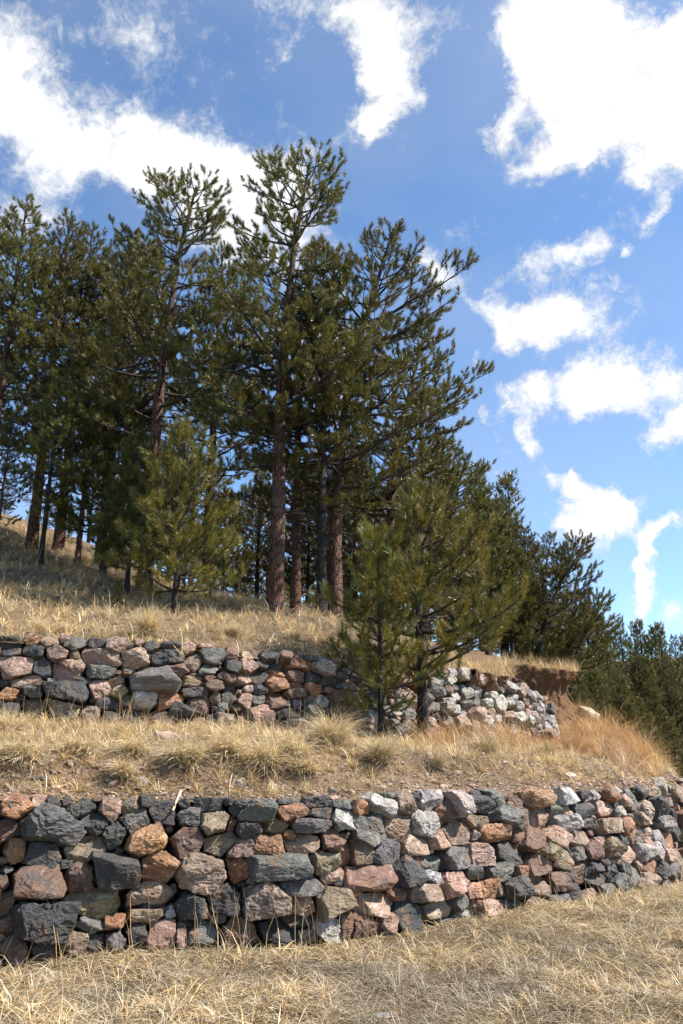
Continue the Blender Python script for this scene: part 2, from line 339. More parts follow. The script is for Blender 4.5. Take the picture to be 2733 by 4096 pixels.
P = [tuple(b) for b in LB[::1]]+[(-6,2,-.05),(0,2,-.02),(6,2,-.05),(0,4.5,.03),(3,6,-.02),(9,8,-.15),(12,14,-.2),(-9,5,0),(20,10,-.6),(7.5,18,-.3),(9.5,22,.3),(12,27,1.5),(20,30,2.0),(9,30,1.8)]
f_fore = tps(P)
P = [tuple(t) for t in LT]+[tuple(b) for b in UB]
P += [tuple(at(u, v, Y)) for (u, v, Y) in [(0,.768,7.5),(.25,.770,7.9),(.5,.770,8.25),(0,.742,8.3),(.25,.742,8.7),(.45,.745,9.0),(.6,.749,9.6),(.7,.752,10.3),(.8,.756,11),(.1,.72,9.6),(.4,.726,10.4),(.6,.735,11.6),(.7,.737,12.6),(.8,.738,13.5),(.87,.748,12.2),(.9,.738,14),(.985,.756,13.4),(.93,.7265,16),(.87,.704,18.5),(.845,.700,19.5)]]
P += [(5.9,22,2.7),(5.9,26,3.2)]
f_terr = tps(P)
P = [(t[0], t[1]+.15, t[2]-.03) for t in UT[:15]]
P += [tuple(at(*q)) for q in [(0,.598,13),(0,.573,16),(0,.543,20),(0,.519,25),(0,.50,33),(-.35,.595,13),(-.35,.50,22),(-.35,.47,33),(.1,.602,13.2),(.1,.572,17.5),(.1,.543,23),(.12,.532,31),(.2,.606,13.5),(.2,.577,18.5),(.2,.562,24),(.253,.603,15),(.3,.595,18),(.4,.597,16.8),(.4,.594,20.5),(.4,.615,30),(.5,.606,17.2),(.5,.606,21),(.5,.625,30),(.6,.628,17.2),(.68,.645,17.2),(.74,.652,17.3),(.8,.655,18.6),(.845,.662,20.2),(.78,.655,24),(.84,.67,26)]]
P += [(5.75,22.6,3.0),(5.85,21.2,3.3)]
P += [(8,32,4.0),(-20,45,14),(5,45,5.5),(14,40,1.0)]
f_hill = tps(P)
def micro(x, y, a=.05, s=1.3, seed=1):
    q = np.stack([np.ravel(x), np.ravel(y)], 1); return (fbm(q, s, seed, 4)*a).reshape(np.shape(x))
def z_fore(x, y):
    far = np.clip((np.asarray(y)-24)/40, 0, 1)
    return f_fore(x, y)*(1-far)+2.4*far+micro(x, y, .035, 1.6, 2)*np.clip((YL(x)-y)/1.0, .2, 1)
def z_terr(x, y):
    e = np.clip((y-YL(x))/.8, 0, 1)*np.clip((YB(x)-y)/.8, .15, 1)
    return f_terr(x, y)+micro(x, y, .06, 1.5, 3)*e+(.20/(1+np.exp(-(y-YL(x)-.78-.28*vnoise(np.stack([np.ravel(x), np.ravel(y)*.3], 1), 1.4, 21).reshape(np.shape(x)))/.06))-.17*np.clip((y-YL(x)-.8)/2.2, 0, 1))*np.clip(1.2-(x-1)/4, .25, 1)-.05*np.exp(-((y-YL(x)-.1)/.25)**2)
def z_hill(x, y):
    e = np.clip((y-YB(x))/1.0, .1, 1); return f_hill(x, y)+micro(x, y, .09, 1.1, 4)*e-.75*np.clip(np.asarray(x)-6.2, 0, 12)*np.clip((np.asarray(y)-20)/4, 0, 1)
def grid_sheet(name, xs, ys, zf, keep, mat):
    X, Y = np.meshgrid(xs, ys); Z = zf(X, Y); K = keep(X, Y)
    V = np.stack([X.ravel(), Y.ravel(), Z.ravel()], 1); ny, nx = X.shape
    idx = np.arange(nx*ny).reshape(ny, nx)
    q = np.stack([idx[:-1, :-1], idx[:-1, 1:], idx[1:, 1:], idx[1:, :-1]], -1).reshape(-1, 4)
    kk = (K[:-1, :-1] & K[:-1, 1:] & K[1:, 1:] & K[1:, :-1]).ravel(); q = q[kk]
    used = np.unique(q); rm = np.full(nx*ny, -1); rm[used] = np.arange(len(used))
    return structure(mesh_obj(name, V[used], rm[q], mat, smooth=True))
# sheets end inside the wall; columns are snapped with a fine pitch near the camera
grid_sheet("ground", np.concatenate([np.arange(-60,-8,2.0), np.arange(-8,12,.08), np.arange(12,120,3.0)]), np.concatenate([np.arange(-40,2,2.0), np.arange(2,24,.08), np.arange(24,60,2.0)]), z_fore, lambda X, Y: (Y < YL(X)+.14) | (X > 6.85), M_FIELD)
grid_sheet("terrace_ground", np.arange(-9,6.72,.06), np.arange(6,24,.06), z_terr, lambda X, Y: (Y > YL(X)+.17) & (Y < YB(X)+.16), M_TERR)
grid_sheet("hillside", np.concatenate([np.arange(-45,-12,1.5), np.arange(-12,6.3,.1), np.arange(6.3,16,.6)]), np.concatenate([np.arange(9,24,.1), np.arange(24,60,1.2)]), z_hill, lambda X, Y: (Y > YB(X)+.08) & ((X < 5.9) | (Y > 26)), M_HILL)
def z_far(x, y):
    q = np.clip((y-38-.25*(30-x)*(x < 30))/60, 0, 1.6); return 1.9+9*q**1.1+micro(x, y, 1.2, .05, 6)
grid_sheet("far_hillside", np.arange(-60,160,3.0), np.arange(34,190,3.0), z_far, lambda X, Y: (X > -60), M_HILL)

# eroded bank face
def earth_bank():
    SC = np.concatenate([np.array([[x, np.interp(x, UBd[:iu, 0], UBd[:iu, 1])+.24] for x in (2.2, 2.5, 2.8, 3.0)]), globals()['SC'][1:]])
    s = np.concatenate([[0], np.cumsum(np.linalg.norm(np.diff(SC, axis=0), axis=1))]); S = np.arange(0, s[-1]-1.0, .03)
    px = np.interp(S, s, SC[:, 0]); py = np.interp(S, s, SC[:, 1]); tx = np.gradient(px); ty = np.gradient(py); l = np.hypot(tx, ty); nx = ty/l; ny = -tx/l
    zt = z_hill(px-nx*.10, py-ny*.10)+.03; zb = z_terr(px+nx*.4, np.minimum(py+ny*.4, YB(px+nx*.4)))-.15; zb = np.minimum(zb, zt-.3)
    rows = 54; V = []
    for r in range(rows):
        t = r/(rows-1)                        # 0 foot .. 1 lip
        off = .45*(1-t)**2+.13*max(0, (t-.74)/.26)**.7-.20*math.sin(math.pi*min(1, t*1.1))
        p = np.stack([px+nx*off, py+ny*off, zb+(zt-zb)*t], 1)
        d = fbm(p*np.array([1, 1, .7]), 3.5, 9, 6)*.15+np.abs(vnoise(p*np.array([1, 1, .35]), 9, 4))*.08+fbm(p, 16, 3, 3)*.03*(1 if t < .97 else .3); p[:, 0] += nx*d; p[:, 1] += ny*d; V.append(p)
    for k in (1, 2): V.append(np.stack([px-nx*.25*k, py-ny*.25*k, zt+.03-.02*k], 1))
    n = len(S); V = np.concatenate(V); rows += 2
    idx = np.arange(n*rows).reshape(rows, n); q = np.stack([idx[:-1, :-1], idx[:-1, 1:], idx[1:, 1:], idx[1:, :-1]], -1).reshape(-1, 4)
    return structure(mesh_obj("earth_bank", V, q, M_BANK, smooth=True)), px, py, nx, ny, zt
_, ebx, eby, ebnx, ebny, ebz = earth_bank()

# ------------------------------------------------------------------ stones
def ico(level):
    t = (1+5**.5)/2
    V = [(-1,t,0),(1,t,0),(-1,-t,0),(1,-t,0),(0,-1,t),(0,1,t),(0,-1,-t),(0,1,-t),(t,0,-1),(t,0,1),(-t,0,-1),(-t,0,1)]
    F = [(0,11,5),(0,5,1),(0,1,7),(0,7,10),(0,10,11),(1,5,9),(5,11,4),(11,10,2),(10,7,6),(7,1,8),(3,9,4),(3,4,2),(3,2,6),(3,6,8),(3,8,9),(4,9,5),(2,4,11),(6,2,10),(8,6,7),(9,8,1)]
    V = [np.array(v)/np.linalg.norm(v) for v in V]
    for _ in range(level):
        mid = {}; G = []
        def m(a, b):
            k = (min(a, b), max(a, b))
            if k not in mid: q = V[a]+V[b]; V.append(q/np.linalg.norm(q)); mid[k] = len(V)-1
            return mid[k]
        for a, b, c in F:
            x, y, z = m(a, b), m(b, c), m(c, a); G += [(a, x, z), (b, y, x), (c, z, y), (x, y, z)]
        F = G
    return np.array(V), np.array(F)
ICO = {k: ico(k) for k in (1, 2, 3, 4, 5)}
def rock_verts(planes, level, rs, p=22, amp=.012, fs=9.0):
    """planes: (n,4) unit normals and distances, all in metres; returns rounded polyhedron"""
    D, F = ICO[level]
    q = np.maximum(D@planes[:, :3].T, 0)/planes[:, 3]
    r = (q**p).sum(1)**(-1/p)
    V = D*r[:, None]
    sd = rs.integers(0, 9999)
    n = fbm(V+sd*.37, fs, 5, 4)*amp*.8 + (1-np.abs(fbm(V*np.array([1, 1, 2.2])+sd*.11, fs*2.4, 8, 3)))*amp*.9
    q = fbm(V*np.array([1, 1.2, 1.6])+sd*.23, fs*.6, 2, 3)*2.0; fr = np.floor(q); st = fr+np.clip((q-fr-.40)/.2, 0, 1)       # broken steps
    n = n+st*amp*1.15
    return V*(1+n/np.maximum(r, .02))[:, None], F

PAL = {'k': (.038,.036,.035), 'g': (.104,.097,.089), 'l': (.30,.275,.245), 'r': (.135,.072,.048), 'p': (.28,.178,.128), 'o': (.265,.125,.056), 'b': (.20,.138,.09), 'y': (.185,.140,.082)}
TILES_L = [((0,3150,2.24), """125,175,280,200,-10,o;330,130,130,110,0,p;462,150,140,130,0,k;590,130,110,80,0,k;650,110,60,50,0,b;690,195,350,130,-15,k;865,115,110,50,0,r;965,205,200,190,0,p;1155,170,190,120,-8,b;1310,130,120,100,0,k;1450,235,230,210,0,k;1215,300,250,190,-8,g;435,345,600,270,12,g;845,320,200,190,15,k;1010,440,200,260,10,k;1290,480,400,240,-22,o;755,545,400,200,-8,b;1060,580,90,60,0,y;60,375,180,190,0,r;165,270,90,60,0,p;115,565,160,230,5,o;375,615,320,240,10,k;50,740,90,60,0,g;20,850,90,120,0,k;590,680,150,80,-15,k;330,860,480,330,5,r;700,800,240,250,0,r;1040,750,400,320,0,k;1400,715,310,270,0,o;1545,900,60,90,0,r;1320,965,420,200,-12,p;830,1035,560,230,0,y;50,1050,150,220,0,y;370,1195,560,360,8,k;60,1245,130,180,10,r;775,1225,240,140,0,g;1005,1200,220,140,-5,o;1290,1140,340,140,-8,b;1340,1050,250,80,-10,k;110,1460,260,240,5,r;370,1460,240,150,0,k;640,1380,290,190,0,b;830,1400,150,160,0,k;1040,1370,150,150,0,g;1215,1310,180,180,0,k;1440,1310,300,240,0,p;1165,1430,100,60,0,r"""),
((700,3150,2.24), """90,150,100,100,0,k;270,160,310,140,5,k;125,265,200,170,20,g;345,310,260,200,-8,b;460,130,110,70,0,k;570,180,200,120,-20,k;495,330,60,170,25,o;720,215,380,170,-12,g;1010,125,190,60,-5,g;1045,210,290,170,-3,o;1265,125,270,100,3,k;1290,230,220,110,0,k;1500,150,200,80,0,g;1490,280,190,190,0,l;1210,350,350,130,-5,g;880,340,270,130,0,y;640,385,210,160,15,k;1020,420,110,100,0,o;100,480,250,270,5,r;390,505,290,190,-20,b;575,545,290,140,-8,b;835,520,290,210,-5,o;1140,510,340,190,0,p;1400,480,170,190,0,r;1525,430,100,60,0,k;1520,600,140,230,0,o;1340,660,250,200,0,y;235,770,430,320,-5,p;550,745,200,230,0,o;925,730,580,240,0,g;1400,810,230,120,-15,p;1450,865,100,80,0,k;1110,880,400,190,5,g;870,880,50,100,0,b;600,865,140,40,-10,k;135,1070,290,250,0,k;435,1005,300,260,-8,k;785,1030,430,320,0,b;1130,1065,210,190,5,p;1410,1020,310,280,0,y;385,1180,170,110,5,g;30,1320,110,240,0,p;240,1305,300,200,-5,g;560,1280,330,250,5,r;920,1280,400,230,15,k;1080,1190,280,150,10,k;1170,1330,140,150,0,b;1365,1270,210,230,-20,l;1510,1230,160,260,15,r;130,1250,100,150,0,k"""),
((1400,3100,2.24), """20,390,60,170,0,l;90,295,140,140,10,o;270,265,230,140,12,l;340,195,70,70,0,g;470,265,170,220,0,b;690,235,190,160,0,l;565,230,60,120,0,k;800,205,80,60,0,r;805,355,190,210,15,r;920,275,120,240,-10,l;1115,265,270,190,0,k;1135,170,110,50,0,k;1270,215,160,130,10,g;1370,210,70,90,0,r;1455,250,150,150,20,r;175,435,270,150,0,g;140,560,290,130,8,g;440,460,260,230,15,b;655,430,260,240,25,l;940,510,260,220,0,b;1110,410,240,110,3,b;1375,375,290,180,15,g;1100,535,80,100,0,g;1280,520,330,140,5,o;1510,540,140,220,15,r;75,700,220,200,5,b;330,705,250,260,10,g;595,640,260,180,-12,p;765,590,140,150,-10,p;925,745,240,220,5,g;1155,700,270,230,5,p;1420,700,310,200,15,k;605,790,80,110,0,r;735,790,190,130,0,g;500,880,220,230,10,k;700,910,190,100,3,l;885,985,200,250,5,p;1090,885,210,130,-5,k;1335,875,290,150,5,g;1520,865,100,110,0,o;170,930,420,260,-3,r;210,1150,380,250,-8,p;440,1065,160,140,10,r;660,1060,310,160,3,b;960,1140,190,160,0,g;1180,1025,300,180,0,o;1460,1030,250,160,0,k;1350,1040,70,110,0,b;110,1370,320,220,15,r;345,1315,170,160,15,p;530,1270,290,260,0,k;790,1220,250,180,-8,p;850,1310,180,80,0,g;1040,1240,130,110,20,l;1185,1200,240,150,8,p;1440,1175,280,110,3,k;1210,1310,180,80,0,p"""),
((2033,3100,2.24), """215,215,300,150,5,o;490,190,280,140,5,l;400,230,50,110,-15,l;650,185,80,90,10,k;765,185,160,90,5,l;905,235,60,160,-15,k;990,225,110,110,15,p;395,320,110,130,0,g;495,320,130,80,15,p;285,400,170,240,0,p;175,370,140,170,10,b;520,420,230,140,5,l;650,310,190,150,5,k;840,305,170,170,0,p;695,430,130,80,5,g;855,455,190,150,8,p;1000,445,170,190,15,o;1085,265,110,130,30,l;1000,340,100,110,20,l;1090,375,120,150,20,k;160,565,270,240,10,r;400,565,210,170,10,p;620,560,300,170,-12,p;800,590,80,70,0,p;895,650,140,210,-10,y;970,600,80,160,-10,k;1140,540,240,180,-10,p;330,690,190,150,15,y;235,800,230,220,0,r;600,720,110,130,15,g;735,690,200,160,0,r;460,780,160,200,15,y;420,945,190,240,10,r;600,885,160,250,0,r;755,830,160,110,0,k;780,930,180,100,-5,k;265,1005,190,170,10,p;225,1140,170,90,0,r;430,1110,180,110,5,g;555,1040,150,140,8,k;715,1080,200,100,0,p;850,1030,150,110,10,g;990,960,150,230,-30,g;920,870,110,150,0,k;1100,900,110,190,0,g;1080,710,200,160,0,p;1215,700,120,120,0,l;960,770,130,60,0,p;1010,840,100,130,0,k;1190,990,120,120,0,b;1250,920,110,110,0,p;1265,830,130,150,25,o;1340,860,80,150,0,k;1310,670,120,150,30,l;1410,720,100,120,0,p;1330,570,90,160,-15,l;1410,590,90,150,0,o;1440,860,100,170,-15,g;1360,430,130,120,0,l;1235,415,90,60,0,g;1170,175,140,110,20,o;1290,190,100,140,20,g;1050,140,150,60,15,k;1220,300,100,140,30,p;1300,330,110,130,30,k;1370,260,110,110,0,l;1460,300,90,120,0,o;1480,430,100,130,0,l;1385,190,90,90,0,g;1460,170,90,130,0,b""")]
TILES_U = [((0,2500,3.136), """120,215,290,210,15,k;390,185,220,150,-3,o;620,215,230,130,-5,p;800,170,130,120,20,p;925,240,290,150,-5,g;1190,240,250,140,12,k;1450,265,260,200,-5,p;145,355,260,130,-8,k;420,345,290,180,5,k;720,365,300,200,5,p;920,400,140,120,0,y;1255,420,530,230,18,p;195,530,450,290,-8,p;535,545,240,260,0,k;895,520,350,130,12,p;810,610,390,210,12,p;1255,595,380,190,3,g;330,720,430,150,-2,p;40,740,110,120,0,k;990,710,240,110,3,k;845,845,600,270,8,k;1245,800,270,240,8,p;1440,710,240,130,-12,p;1510,600,120,50,0,r;1480,830,200,180,0,y;110,875,260,150,-8,o;420,850,200,140,0,g;270,890,80,90,0,k;410,1050,330,280,3,r;120,1060,250,180,3,k;810,1060,420,250,8,y;1125,1120,240,200,0,b;1370,1000,300,150,5,k;1370,1165,280,160,0,k;350,1205,140,70,0,r;590,1200,180,70,0,o;120,1210,250,80,0,g;920,1220,300,80,0,r"""),
((450,2500,3.136), """335,230,100,120,0,p;480,275,210,140,0,k;710,255,220,120,5,k;925,305,200,160,5,p;1155,265,190,50,0,p;1240,395,340,210,5,g;280,440,330,280,0,p;445,390,60,80,0,y;665,420,420,230,5,k;1005,455,240,220,0,b;760,570,360,150,5,r;1190,560,270,150,5,g;410,570,270,50,-3,y;190,600,200,60,0,b;510,730,680,290,10,g;990,705,310,160,0,y;1020,610,140,60,0,r;1205,675,130,100,-15,r;1400,670,230,140,8,r;1280,760,260,160,-5,r;1050,855,380,160,3,k;405,945,300,180,5,l;175,955,150,160,0,b;720,965,320,200,5,o;1080,1000,310,220,8,r;1280,930,160,170,0,r;1430,910,210,140,5,k;285,1150,310,220,0,k;600,1180,320,210,12,r;885,1095,430,140,8,k;1370,1030,110,130,0,g;1270,1050,90,60,0,g;870,1200,140,60,0,b;1065,1230,210,160,8,r;1230,1200,130,180,0,k;1400,1190,280,160,0,b"""),
((900,2500,3.136), """80,370,190,200,20,r;250,405,180,150,5,p;345,380,130,120,0,r;520,410,230,130,0,k;715,400,140,150,15,r;840,395,110,60,0,o;265,545,230,130,3,p;435,500,180,100,3,k;660,505,260,130,3,k;930,500,270,170,3,o;1190,525,240,190,8,l;1025,435,230,80,0,k;70,540,180,160,0,k;430,650,240,170,0,k;660,600,260,120,8,o;880,640,240,170,12,r;1080,670,220,180,15,k;210,680,190,140,5,p;645,755,330,190,-3,o;885,750,170,100,8,r;1090,800,240,160,15,o;1290,705,230,150,8,k;1430,640,160,90,0,g;1370,530,130,120,0,r;1450,450,260,90,0,p;1530,550,120,100,0,l;430,825,210,130,5,k;280,815,130,120,12,p;250,920,160,220,15,p;655,935,320,230,5,r;875,865,290,150,3,r;410,945,160,150,5,g;1065,935,110,120,0,r;1250,940,250,200,0,l;1285,820,140,90,0,r;1470,910,230,210,15,r;890,1000,150,160,-5,g;980,950,60,80,0,k;1040,1075,200,160,0,k;1230,1110,190,120,5,k;1415,1050,190,180,5,r;440,1145,340,270,10,p;780,1110,310,110,3,k;890,1235,340,120,0,k;1160,1230,210,110,-3,p;1415,1210,270,150,8,r;240,1200,220,180,0,r;650,1210,110,180,10,p;570,1310,260,90,0,k;840,1330,220,100,0,p;1110,1340,260,110,0,p;1330,1310,170,80,0,r;1110,1170,90,60,0,k"""),
((1350,2550,3.136), """340,760,190,190,0,k;200,930,250,170,10,r;430,980,190,150,10,l;690,680,260,140,8,p;930,790,180,280,-30,p;770,850,110,130,0,l;900,520,160,130,25,o;1240,560,170,160,0,l;1390,540,130,120,0,l;1220,690,190,120,0,g;1400,810,150,80,10,l;1210,870,140,120,0,g;1500,1080,200,200,0,p;1360,1060,140,160,0,g;700,1060,150,90,0,g;690,1180,170,120,0,g;870,1070,120,70,0,p;810,1140,120,110,0,g;960,1150,120,110,0,g"""),
((1800,2550,2.24), """215,690,130,140,15,p;180,800,110,120,0,y;685,845,70,170,-28,o;500,790,80,80,0,p;405,810,110,90,0,g;500,700,100,60,0,p;600,720,100,100,0,l;580,830,100,90,0,l;610,910,180,100,0,g;490,895,90,90,0,g;830,890,130,110,0,p""")]

def hull_normals(q, rs):
    nmax = rs.integers(4, 7)
    p = sorted(set(map(tuple, np.round(q, 5)))); 
    def half(pts):
        h = []
        for a in pts:
            while len(h) > 1 and (h[-1][0]-h[-2][0])*(a[1]-h[-2][1])-(h[-1][1]-h[-2][1])*(a[0]-h[-2][0]) <= 0: h.pop()
            h.append(a)
        return h[:-1]
    H = np.array(half(p)+half(p[::-1])); E = np.roll(H, -1, 0)-H; ln = np.linalg.norm(E, axis=1); an = np.arctan2(-E[:, 0], E[:, 1])
    tot = ln.sum(); ch = []
    # merge the hull's edges into a few long sides
    for k in np.argsort(-np.array([sum(ln[m] for m in range(len(ln)) if abs((an[m]-an[k]+math.pi)%(2*math.pi)-math.pi) < .22) for k in range(len(ln))])):
        if all(abs((an[k]-c+math.pi)%(2*math.pi)-math.pi) > .72 for c in ch): ch.append(an[k])
        if len(ch) >= nmax: break
    ch = sorted(c % (2*math.pi) for c in ch); out = list(ch)
    for a, b in zip(ch, ch[1:]+[ch[0]+2*math.pi]):
        if b-a > 2.0: out.append((a+b)/2)
    return np.array(out)+rs.uniform(-.05, .05, len(out))
def build_wall(S, B, T, tiles, label, seed, smin, smax, u_gap, rand_range, big_lv):
    rs = np.random.default_rng(seed); random.seed(seed)
    Hh = np.linalg.norm(T-B, axis=1)
    tan = np.gradient(B[:, :2], axis=0); tan = np.stack([np.convolve(np.pad(tan[:, k], 20, 'edge'), np.ones(41)/41, 'valid') for k in (0, 1)], 1)
    tan /= np.linalg.norm(tan, axis=1)[:, None]
    G = 41; tt = np.linspace(0, 1, G)
    PP = B[:, None, :]+(T-B)[:, None, :]*tt[None, :, None]
    px, dep = project(PP); px = px*np.array([2733, 4096])
    seeds = []     # (s, h, M(2x2) mapping metric offset to unit disc, colour)
    for (ox, oy, sc), txt in tiles:
        for e in txt.replace('\n', '').split(';'):
            cx, cy, w, h, r, c = e.split(','); cx, cy, w, h, r = map(float, (cx, cy, w, h, r))
            X = ox+cx/sc; Y = oy+cy/sc; d2 = (px[..., 0]-X)**2+(px[..., 1]-Y)**2; i, j = np.unravel_index(d2.argmin(), d2.shape)
            if d2[i, j] > 60**2: continue
            i0 = max(1, min(len(S)-2, i)); j0 = max(1, min(G-2, j))
            Js = (px[i0+1, j0]-px[i0-1, j0])/(S[i0+1]-S[i0-1]); Jh = (px[i0, j0+1]-px[i0, j0-1])/((tt[2]-tt[0])*Hh[i0]); J = np.stack([Js, Jh], 1)
            w = min(w, 640*sc/2.24); a = math.radians(r); A = np.array([[w/sc/2*math.cos(a), -h/sc/2*math.sin(a)], [w/sc/2*math.sin(a), h/sc/2*math.cos(a)]])
            off = np.linalg.solve(J, np.array([X, Y])-px[i, j]) if True else 0
            U_, sv, Vt = np.linalg.svd(np.linalg.inv(A)@J); lim = .34 if X < 2300 else .20
            sv = np.maximum(sv, 1/lim); seeds.append((S[i]+off[0], tt[j]*Hh[i]+off[1], U_@np.diag(sv)@Vt, c, 1))
    # random stones wherever nothing is traced
    def d_of(sd, s, h): v = np.array([s-sd[0], h-sd[1]]); return np.linalg.norm(sd[2]@v)
    cand = 7000; smax_ = S[-1]; s_hi = lambda q: (smax < .35 and q > S[-1]*.55)
    for k in range(cand):
        f = k/cand; s0_ = rs.uniform(S[0]+.05, smax_-.02); w = max((smax*(1-f)+smin*f)*rs.uniform(.8, 1.25), .22 if s_hi(s0_) else 0); asp = rs.uniform(.5, .85); a = rs.normal(0, .2)
        s = s0_; Hl = np.interp(s, S, Hh); h = rs.uniform(0.0, Hl-w*asp*.3)
        A = np.array([[w/2*math.cos(a), -w*asp/2*math.sin(a)], [w/2*math.sin(a), w*asp/2*math.cos(a)]]); Mi = np.linalg.inv(A)
        SS = np.array([[q[0], q[1]] for q in seeds]); dv = SS-np.array([s, h]); near = np.abs(dv[:, 0]) < 1.0
        ok = True
        for q in np.nonzero(near)[0]:
            d1 = np.linalg.norm(seeds[q][2]@(-dv[q])); d2 = np.linalg.norm(Mi@dv[q])
            if 1/max(d1, 1e-6)+1/max(d2, 1e-6) > 1.07: ok = False; break
        if ok: seeds.append((s, h, Mi, rs.choice(list('kkkgglrrppobypl') if s < S[-1]*.62 else list('kggllllpplblrgll')), 0))
    # cells
    step = .015; gs = np.arange(S[0], smax_, step); Hmax = Hh.max(); gh = np.arange(-.08, Hmax+.12, step)
    lab = np.full((len(gs), len(gh)), -1); best = np.full(lab.shape, 1.17)
    for n, (s, h, Mi, c, tr) in enumerate(seeds):
        R = 1.17*np.linalg.norm(np.linalg.inv(Mi), 2); i0 = np.searchsorted(gs, s-R); i1 = np.searchsorted(gs, s+R); j0 = np.searchsorted(gh, h-R); j1 = np.searchsorted(gh, h+R)
        if i1 <= i0 or j1 <= j0: continue
        ds, dh = np.meshgrid(gs[i0:i1]-s, gh[j0:j1]-h, indexing='ij')
        q = np.sqrt((Mi[0, 0]*ds+Mi[0, 1]*dh)**2+(Mi[1, 0]*ds+Mi[1, 1]*dh)**2)
        b = best[i0:i1, j0:j1]; m = q < b; b[m] = q[m]; lab[i0:i1, j0:j1][m] = n
    Hg = np.interp(gs, S, Hh)
    lab[(gh[None, :] > (Hg+.045+.06*vnoise(np.stack([gs, gs*0], 1), 3.1, seed))[:, None])] = -1
    items = []
    for n, (s, h, Mi, c, tr) in enumerate(seeds):
        ii, jj = np.nonzero(lab == n)
        if len(ii) < 14: continue
        q = np.stack([gs[ii], gh[jj]], 1); ce = (q.min(0)+q.max(0))*.25+q.mean(0)*.5; qc = q-ce; area = len(ii)*step*step
        ang = hull_normals(qc, rs); K = len(ang)
        ext = np.sqrt(area)
        gap = .004+.015*ext
        planes = []
        for a in ang:
            e = np.array([math.cos(a), math.sin(a)]); dd = np.percentile(qc@e, 98.0)+step*.5-gap
            dd = max(dd, .012)*(1 if K > 6 else .95); tl = rs.uniform(-.1, .24)
            planes.append((e[0]*math.cos(tl), math.sin(tl), e[1]*math.cos(tl), dd*math.cos(tl)+.25*ext*math.sin(tl)*.5))
        pro = ext*rs.uniform(.28, .58)+.015
        a = rs.uniform(0, 6.28); tl = rs.uniform(.0, .42); planes.append((math.cos(a)*math.sin(tl), math.cos(tl), math.sin(a)*math.sin(tl), pro*rs.uniform(.78, .98)))
        for k in range(rs.integers(1, 4)):
            a = rs.uniform(0, 6.28); tl = rs.uniform(.5, 1.1); planes.append((math.cos(a)*math.sin(tl), math.cos(tl), math.sin(a)*math.sin(tl), (pro*math.cos(tl)+ext*.5*math.sin(tl))*rs.uniform(.74, 1.0)))
        tl = rs.uniform(.45, .95); planes.append((rs.uniform(-.3, .3), math.cos(tl), math.sin(tl), (pro*math.cos(tl)+ext*.42*math.sin(tl))*rs.uniform(.68, .95)))   # an upper facet
        if rs.uniform() < .65:                 # a ridge across the face: upper half turned up, lower half turned down
            k0 = rs.uniform(-.3, .3)*ext
            for sg, t0, t1 in ((1, .3, .75), (-1, .25, .65)):
                tl = rs.uniform(t0, t1); sx = rs.uniform(-.35, .35); v = np.array([sx, math.cos(tl), sg*math.sin(tl)]); v /= np.linalg.norm(v); planes.append((*v, max(.02, pro*.98*v[1]+k0*v[2])))
        planes.append((0, 1, 0, pro)); planes.append((0, -1, 0, .12+.22*ext))
        Pn = np.array(planes); Pn[:, :3] /= np.linalg.norm(Pn[:, :3], axis=1)[:, None]
        i = int(np.clip(np.searchsorted(S, ce[0]), 0, len(S)-1)); tloc = ce[1]/Hh[i]; C0 = B[i]+(T[i]-B[i])*tloc
        upv = (T[i]-B[i])/Hh[i]; tg = np.array([tan[i, 0], tan[i, 1], 0]); tg -= upv*(tg@upv); tg /= np.linalg.norm(tg)
        # small slope of the bedding
        nr = np.cross(tg, upv)        # outward
        if nr[1] > 0 and i < len(S)*.7: nr = -nr
        pu, dp = project(C0)
        vis = area/dp**2*(1.0 if (-.02 < pu[0] < 1.02) else .02)
        items.append((vis, C0-nr*.02*rs.uniform(0, 2), (tg, nr, upv), Pn, c, ext, rs.uniform(0, 1), pu, tr))
    items.sort(key=lambda t: -t[0])
    lo = B[len(B)//3]
    root = empty("stone_wall", (float(lo[0]), float(lo[1]), float(lo[2])), label, "wall")
    rv = np.array(root.location)
    VV = []; FF = []; CC = []; base = 0
    for k, (vis, C0, (tg, nr, upv), Pn, c, ext, al, pu, tr) in enumerate(items):
        lv = (big_lv+(k < 36) if k < 170 else 3) if k < 330 else 2
        V, F = rock_verts(Pn, lv, rs, p=rs.uniform(80, 200), amp=.003+.022*ext*rs.uniform(.4, 1.3), fs=2.6/max(ext, .08))
        C0 = C0+nr*rs.normal(0, .16)*min(ext, .3); W = V[:, :1]*tg+V[:, 1:2]*nr+V[:, 2:3]*upv+C0
        base_c = np.array(PAL[c])*rs.uniform(.8, 1.22)*(1+rs.uniform(-.07, .07, 3)); cl = np.tile(np.append(base_c, al), (len(W), 1))
        if k < 100:
            o = mesh_obj("stone", W-rv, F, M_STONE, root, False, cl)
            if c in 'oyl': o['label'] = {'o': "rust-orange stone", 'y': "olive-tan stone", 'l': "pale grey stone"}[c]
        else:
            VV.append(W-rv); FF.append(F+base); CC.append(cl); base += len(W)
    o = mesh_obj("small_stones", np.concatenate(VV), np.concatenate(FF), M_STONE, root, False, np.concatenate(CC)); o['kind'] = 'stuff'
    # soil core just behind the faces
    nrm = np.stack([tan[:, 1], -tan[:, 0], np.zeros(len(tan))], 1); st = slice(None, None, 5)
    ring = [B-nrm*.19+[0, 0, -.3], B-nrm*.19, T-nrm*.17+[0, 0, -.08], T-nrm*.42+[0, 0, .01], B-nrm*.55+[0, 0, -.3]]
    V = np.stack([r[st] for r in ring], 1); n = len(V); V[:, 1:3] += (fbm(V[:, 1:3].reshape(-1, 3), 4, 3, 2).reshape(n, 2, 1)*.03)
    idx = np.arange(n*5).reshape(n, 5); Q = []
